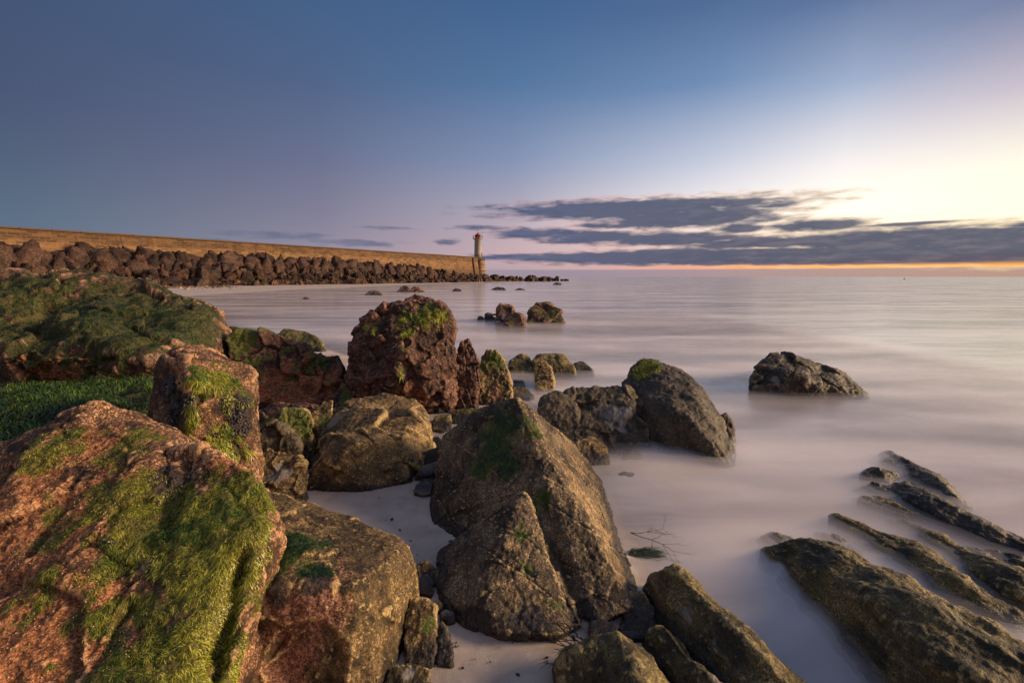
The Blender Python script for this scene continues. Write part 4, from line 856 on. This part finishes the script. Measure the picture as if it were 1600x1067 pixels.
c_g = blob([(970, 722), (978, 704), (1000, 706), (1006, 716), (995, 724)], lean=0.1, thick=0.15, zb=-0.02)
make_rock('rounded_rock', 'tiny low rock awash below the craggy dark rock', [c_g], M['ledge'], v=0.02, smooth=4, big=(0.03, 4), mid=(0.012, 9), seed=46)
c_h = blob([(958, 755), (970, 738), (990, 740), (1000, 754)], lean=0.12, thick=0.15, zb=-0.03)
make_rock('rounded_rock', 'dark stone just under the milky water right of the wedge', [c_h], M['sea'], v=0.02, smooth=5, big=(0.02, 4), mid=(0.01, 9), seed=47)
# --- small group in the channel behind
g_a = blob([(796, 588), (795, 565), (812, 553), (826, 556), (834, 572), (832, 588)], lean=0.5, thick=0.5)
make_rock('channel_rock', 'rounded brown rock at the left of the channel group past the spires', [g_a], M['ledge'], v=0.05, smooth=6, big=(0.06, 2), mid=(0.03, 6), fine=(0.01, 18), seed=51)
g_b = blob([(850, 592), (832, 565), (840, 555), (880, 556), (898, 572), (902, 592)], lean=0.6, thick=0.6)
make_rock('channel_rock', 'widest brown rock of the channel group past the spires', [g_b], M['ledge'], v=0.05, smooth=5, big=(0.07, 2), mid=(0.03, 6), fine=(0.01, 18), seed=52)
g_c = blob([(840, 615), (834, 575), (850, 562), (864, 575), (866, 612)], lean=0.5, thick=0.3)
make_rock('channel_rock', 'narrow stepped rock in front of the widest channel rock', [g_c], M['ochre'], v=0.035, smooth=4, big=(0.05, 3), mid=(0.025, 7), strata=(0.03, (0.1, 0.2, 1), 7), seed=53)
g_d = blob([(893, 588), (898, 568), (912, 565), (926, 577), (928, 588)], lean=0.4, thick=0.4)
make_rock('channel_rock', 'small grey rock at the right end of the channel group', [g_d], M['sea'], v=0.045, smooth=5, big=(0.05, 2), mid=(0.02, 6), seed=54)
g_e = blob([(800, 604), (802, 596), (818, 596), (820, 606)], lean=0.2, thick=0.25)
make_rock('channel_rock', 'small dark flat rock at the right foot of the mossy spire', [g_e], M['sea'], v=0.03, smooth=4, big=(0.04, 3), mid=(0.015, 9), seed=55)
g_f = blob([(798, 624), (802, 606), (822, 606), (834, 618), (828, 624)], lean=0.3, thick=0.25)
make_rock('channel_rock', 'low olive rock at the back of the wedge boulder apex', [g_f], M['ledge'], v=0.03, smooth=4, big=(0.04, 3), mid=(0.015, 9), seed=56)
g_g = blob([(660, 700), (664, 660), (700, 642), (740, 642), (742, 660), (700, 690)], lean=0.9, thick=0.2, zb=0.02)
make_rock('flat_stone', 'flat wet brown stones on the sand behind the wedge boulder', [blob([(672, 668), (680, 650), (704, 648), (706, 664), (690, 676)], lean=.3, thick=.2)], M['ledge'], v=0.03, smooth=4, big=(0.03, 4), mid=(0.02, 8), seed=57)
make_rock('flat_stone', 'low olive stone at the right foot of the tallest rock', [blob([(706, 660), (708, 642), (740, 640), (752, 652), (740, 662)], lean=.3, thick=.25)], M['ledge'], v=0.03, smooth=4, big=(0.03, 4), mid=(0.02, 8), seed=58)
# --- rock in the water, right
w16 = blob([(1176, 606), (1174, 592), (1188, 566), (1205, 556), (1226, 553), (1262, 568), (1290, 574), (1322, 585), (1345, 604), (1356, 618), (1320, 622), (1250, 616)], lean=0.7, thick=0.9, shr=0.75, front=[(1240, 590, 5.75), (1300, 605, 5.7)])
make_rock('lone_sea_rock', 'lone dark rock with whale back outline standing in the sea at right', [w16], M['sea'], v=0.045, smooth=4, big=(0.06, 1.7), ridge=(0.04, 2.5), facet=(0.03, 3), mid=(0.02, 7), fine=(0.008, 22), tint=[(1240, 600, 30, .3)], pale=[(1208, 590, 10, .7)], alg=[(1345, 612, 12, .5)], seed=61)
# --- wave worn ridges at right
def ridge_rock(label, spine, wd, mat='ledge', seed=0, base=-0.25, skew=0.35, **kw):
    """an elongated wave-worn ridge: chain of hulls along a measured crest line (px, py, height)"""
    pts = [Z(x, y, h * 0.8 + 0.03) for x, y, h in spine]; pcs = []
    w_ = wd if isinstance(wd, (list, tuple)) else [wd] * len(pts)
    rings = []
    for i, p in enumerate(pts):
        d = pts[min(i + 1, len(pts) - 1)] - pts[max(i - 1, 0)]; d[2] = 0; d /= np.linalg.norm(d); sdv = np.array([d[1], -d[0], 0]); h = p[2] - base
        ww = w_[i] * (1.45 if seed in (71, 84, 85, 86) else 2.0); rings.append([p, p + sdv * ww * 0.35 + [0, 0, -0.12 * h], p - sdv * ww * 0.25 + [0, 0, -0.10 * h], p + sdv * ww - [0, 0, h], p - sdv * ww * (1 + skew) - [0, 0, h]])
    for a, c in zip(rings[:-1], rings[1:]): pcs.append(a + c)
    kw.setdefault('big', (0.075, 2.4)); kw.setdefault('mid', (0.018, 8)); kw.setdefault('fine', (0.006, 26)); kw.setdefault('v', 0.028); kw.setdefault('smooth', 12)
    dd = pts[-1] - pts[0]
    return make_rock('ledge_ridge', label, pcs, M[mat], flute=(0.03, tuple(dd), 4.5), seed=seed, **kw)
ridge_rock('massive olive ridge running out of the bottom right corner', [(1195, 858, 0.04), (1245, 838, 0.16), (1310, 858, .24), (1400, 905, .30), (1480, 955, .34), (1560, 1000, .36), (1680, 1070, .34), (1800, 1150, .34)], [.15, .22, .27, .3, .33, .36, .36, .36], seed=71, v=0.026, skew=0.1)
ridge_rock('long low wet ridge just above the massive corner ridge', [(1305, 806, .05), (1345, 812, .10), (1420, 850, .10), (1500, 905, .09), (1545, 935, .07), (1600, 962, 0.05)], [.08, .12, .14, .14, .12, .08], seed=72)
ridge_rock('short thin ridge barely awash between the two long ridges', [(1275, 826, .02), (1300, 832, .05), (1335, 858, .03), (1360, 880, .0)], [.05, .07, .06, .04], seed=73, v=0.02)
ridge_rock('farthest tall ridge of the ledge with a curling crest', [(1385, 702, .03), (1412, 716, .07), (1450, 740, .10), (1490, 775, .08), (1512, 785, .02)], [.08, .12, .14, .1, .06], mat='sea', seed=74)
ridge_rock('broad ridge of the ledge with a rounded dark head', [(1392, 752, .06), (1412, 750, .12), (1450, 766, .15), (1500, 795, .14), (1550, 818, .12), (1600, 838, .12), (1680, 870, .12)], [.12, .16, .18, .18, .18, .18, .18], mat='sea', seed=75)
ridge_rock('rounded knob at the seaward tip of the ledge', [(1348, 742, .04), (1372, 730, .12), (1400, 742, .06)], [.1, .15, .1], mat='sea', seed=76, v=.022)
ridge_rock('second smaller knob just below the rounded knob of the ledge', [(1345, 762, .03), (1368, 752, .09), (1395, 764, .05)], [.08, .12, .08], mat='sea', seed=77, v=.022)
ridge_rock('low ridge of the ledge with a tufted olive end', [(1350, 782, .02), (1375, 776, .07), (1420, 795, .08), (1448, 802, .08), (1456, 812, .02)], [.06, .09, .10, .09, .05], seed=78, v=.022)
ridge_rock('thin middle ridge of the ledge beside the tide pool', [(1390, 810, .0), (1440, 822, .05), (1490, 850, .06), (1550, 880, .10), (1600, 905, .12), (1680, 950, .12)], [.05, .08, .09, .12, .15, .16], seed=79, v=.024)
ridge_rock('dark ridge at the right edge above the tide pool', [(1505, 858, .03), (1540, 852, .08), (1600, 868, .10), (1680, 890, .10)], [.06, .1, .14, .15], mat='sea', seed=80, v=.024)
ridge_rock('thin ridge sinking under the water at the right edge', [(1530, 898, .0), (1560, 912, .04), (1600, 935, .04), (1660, 965, .03)], [.05, .07, .07, .06], seed=81, v=.02)
ridge_rock('small curled ridge farthest out at the seaward tip of the ledge', [(1385, 716, .0), (1400, 722, .05), (1430, 738, .04), (1450, 752, 0)], [.05, .08, .08, .05], mat='sea', seed=82, v=.02)
ridge_rock('faint ridge almost under the milk white water left of the massive ridge', [(1195, 848, -.02), (1215, 838, .03), (1245, 850, -.01)], [.06, .1, .06], seed=83, v=.02)
# --- ridges at the bottom centre
ridge_rock('long olive slab sloping down from the wedge to the bottom edge', [(1018, 900, .10), (1055, 886, .19), (1100, 930, .20), (1150, 985, .19), (1205, 1040, .18), (1290, 1120, .17), (1340, 1180, .17)], [.11, .16, .18, .19, .2, .2, .2], seed=84, pale=[(1060, 960, 22, .6), (1110, 1000, 18, .5)], skew=0.1)
ridge_rock('second shorter olive slab left of the long slab at the bottom edge', [(1012, 985, .10), (1036, 966, .17), (1080, 1015, .17), (1130, 1075, .16), (1180, 1140, .16)], [.07, .10, .12, .12, .12], seed=85, pale=[(1040, 1020, 18, .5), (1115, 1050, 18, .6)], skew=0.1)
ridge_rock('olive ridge with bright ochre crest nearest the dark seaweed sprig', [(880, 1040, .10), (930, 1010, .17), (968, 1000, .20), (995, 1045, .21), (1020, 1110, .21)], [.1, .15, .16, .17, .17], seed=86, skew=0.4)
n1_ = blob([(968, 985), (985, 925), (1005, 925), (1020, 950), (1018, 985), (1000, 992)], lean=0.2, thick=0.2)
make_rock('ochre_stone', 'small ochre slab propping the right flank of the wedge tip', [n1_], M['ochre'], v=0.016, smooth=3, sub=2, big=(0.02, 5), mid=(0.008, 12), seed=87)
# --- rocks far out in the bay
f_a = blob([(822, 506), (826, 482), (838, 473), (858, 474), (876, 486), (881, 500), (880, 506)], lean=0.8, thick=1.0)
make_rock('bay_rock', 'largest reddish rock of the cluster out in the bay', [f_a], M['red'], v=0.09, smooth=3, big=(0.1, 1.2), facet=(0.07, 2), mid=(0.04, 4), fine=(0.015, 10), alg_up=0.4, seed=91)
f_b = blob([(786, 512), (790, 495), (806, 488), (818, 494), (821, 512)], lean=0.5, thick=0.6)
make_rock('bay_rock', 'reddish rock just left of the largest rock in the bay', [f_b], M['red'], v=0.08, smooth=3, big=(0.1, 1.5), facet=(0.07, 2), mid=(0.04, 4), alg_up=0.3, tint0=0.2, seed=92)
f_c = blob([(773, 505), (776, 480), (783, 476), (800, 480), (806, 492), (800, 506)], lean=0.6, thick=0.7)
make_rock('bay_rock', 'craggy rock with pale wet top in the bay cluster', [f_c], M['weedy'], v=0.08, smooth=2, big=(0.12, 1.4), facet=(0.1, 2), mid=(0.04, 4), pale=[(790, 487, 8, .9)], seed=93)
f_d = blob([(756, 502), (760, 490), (770, 489), (774, 502)], lean=0.4, thick=0.5)
make_rock('bay_rock', 'small blackish rock left of the craggy bay rock', [f_d], M['sea'], v=0.07, smooth=3, big=(0.08, 1.6), facet=(0.06, 2), mid=(0.03, 4), seed=94)
f_e = blob([(744, 501), (748, 494), (754, 495), (756, 501)], lean=0.3, thick=0.4)
make_rock('bay_rock', 'smallest leftmost rock of the bay cluster', [f_e], M['sea'], v=0.06, smooth=3, big=(0.08, 1.6), mid=(0.03, 4), seed=95)
for lab, sil, mt in (('low black rock nearest in the calm water before the jetty', [(572, 461), (580, 456), (592, 456), (597, 461)], 'sea'),
                 ('left brown hump of the pair of rocks before the jetty', [(621, 456), (628, 448), (638, 447), (642, 456)], 'red'),
                 ('right longer hump of the pair of rocks before the jetty', [(640, 456), (646, 449), (656, 450), (663, 456)], 'weedy'),
                 ('small round rock alone in the water below the lighthouse', [(707, 455), (712, 451), (718, 452), (721, 455)], 'sea'),
                 ('small flat rock in front of the heaped boulders at the jetty end', [(769, 452), (776, 449), (786, 450), (790, 453)], 'sea'),
                 ('last tiny rock trailing off the tip of the jetty boulders', [(864, 445), (868, 442), (876, 443), (878, 445)], 'sea'),
                 ('tiny dark rock in the calm water nearest the shingle', [(474, 467), (478, 465), (482, 467)], 'sea'),
                 ('tiny rock right of the small flat rock off the jetty end', [(805, 453), (812, 451), (820, 453)], 'sea')):
    b_ = blob(sil, lean=1.5, thick=2.0, base=-0.5); dd = np.ptp(np.array(b_)[:, 0])
    make_rock('distant_rock', lab, [b_], M[mt], v=max(dd / 14, 0.08), smooth=3, sub=1, big=(dd * .06, 3 / dd), facet=(dd * .05, 4 / dd), mid=(dd * .02, 9 / dd), fine=None, seed=len(lab))
# --- far boat, seaweed
px = Z(1413, 436.6, 0.0); px = px * np.array([1, 1, 0])
boat = bpy.data.objects.new('fishing_boat', None); COL.objects.link(boat); boat.location = tuple(px); tag(boat, 'tiny dark fishing boat far out near the horizon', 'boat')
k = px[1] / 1100.0
hv = [(-2.2, -.6, 0), (2.0, -.6, 0), (2.6, 0, 0), (2.0, .6, 0), (-2.2, .6, 0), (-2.4, -.8, .8), (2.2, -.8, .9), (3.2, 0, 1.2), (2.2, .8, .9), (-2.4, .8, .8)]
hv = [(x * k, y * k, z * k) for x, y, z in hv]
mesh_np('hull', hv, [(0, 1, 6, 5), (1, 2, 7, 6), (2, 3, 8, 7), (3, 4, 9, 8), (4, 0, 5, 9), (5, 6, 7, 8, 9), (4, 3, 2, 1, 0)], M['iron'], boat, smooth=False)
mesh_np('cabin', *box_v(-1.2 * k, 0.4 * k, -.5 * k, .5 * k, .85 * k, 2.0 * k), M['iron'], boat, smooth=False)
mesh_np('mast', *tube((0.6 * k, 0, .9 * k), (0.6 * k, 0, 3.2 * k), .08 * k), M['iron'], boat, smooth=False)
M['kelp'] = plain('dark brown seaweed', (0.016, 0.010, 0.009), 0.4, 20, .4)
M['kelp_red'] = plain('red brown seaweed', (0.10, 0.035, 0.03), 0.5, 20, .4)
def sprig(name, label, root, tip, n, mat, seed, up=0.06, spread=0.9, thick=0.003):
    rr = random.Random(seed); parts = []
    def grow(p, d, ln, r, lev):
        q = p
        for s_ in range(4):
            d = (d + Vector((rr.gauss(0, .18), rr.gauss(0, .18), rr.gauss(0, .08)))).normalized(); e = q + d * ln / 4
            parts.append(tube(q, e, r, r * .85, 5)); q = e; r *= .85
            if lev and s_ >= 1:
                for sg in (-1, 1):
                    if rr.random() < .75:
                        a = Vector((-d.y, d.x, rr.uniform(-.1, .5))) * sg; grow(q, (d + a * spread).normalized(), ln * rr.uniform(.3, .55), r * .8, lev - 1)
    root, tip = Vector(root), Vector(tip)
    for k_ in range(n):
        d = (tip - root); L = d.length; d = (d.normalized() + Vector((rr.gauss(0, .35), rr.gauss(0, .35), up / L * rr.uniform(.3, 1.2))))
        grow(root, d.normalized(), L * rr.uniform(.6, 1.05), thick, 2)
    o = mesh_np(name, *merge(parts), M[mat]); tag(o, label, 'seaweed'); return o
sprig('seaweed_sprig', 'dark branching seaweed sprig on the sand below the wedge tip', Z(930, 1018, .10), Z(868, 1004, .05), 6, 'kelp', 3, up=.07, thick=.0045)
sprig('seaweed_sprig', 'red feathery seaweed drifting in the shallow water right of the wedge', Z(985, 832, .035), Z(1052, 830, .04), 2, 'kelp_red', 5, up=0.0, thick=.0025)
gw = make_rock('weedy_stone', 'small stone trailing green weed in the milky water right of the wedge', [blob([(982, 868), (986, 858), (1005, 856), (1022, 864), (1024, 872), (1000, 875)], lean=.07, thick=.06, zb=-.01)], M['ledge'], v=0.012, smooth=5, sub=1, big=(.014, 9), mid=(.006, 14), fine=None, alg0=.6, seed=97, cat='stone')
weeds(gw, 260, 0.10, 0.0022, 0.2, 'weed_dark', 12, lift=.004, flow=(1, 0.05, -.1), jit=.5)

rr = np.random.RandomState(12); V, F = [], []
n = 420; sx, sy = rr.uniform(-0.95, 0.75, n), rr.uniform(1.5, 4.2, n); kk = shore(sx, sy) < 0.05; sx, sy = sx[kk], sy[kk]; n = len(sx)
sz = ground_z(sx, sy) + 0.003; a = rr.uniform(0, 6.28, n); L = rr.gamma(1.5, 0.004, n) + 0.002; W = L * rr.uniform(0.25, 0.7, n)
ca, sa = np.cos(a), np.sin(a); cc = np.stack([sx, sy, sz], 1)
def off_(u, v, h): return cc + np.stack([ca * u - sa * v, sa * u + ca * v, np.full(n, h)], 1)
V = np.stack([off_(-L, 0 * L, 0), off_(0 * L, -W, 0.001), off_(L, 0 * L, 0.002), off_(0 * L, W, 0.001), off_(0 * L, 0 * L, 0.004)], 1).reshape(-1, 3)
F = np.concatenate([np.arange(n)[:, None] * 5 + np.array([[i, (i + 1) % 4, 4]]) for i in range(4)])
sc_ = link('weed_scraps', fast_mesh('weed_scraps', V, F), M['kelp']); tag(sc_, 'dark scraps of weed and shell scattered over the sand', None, None, 'stuff')
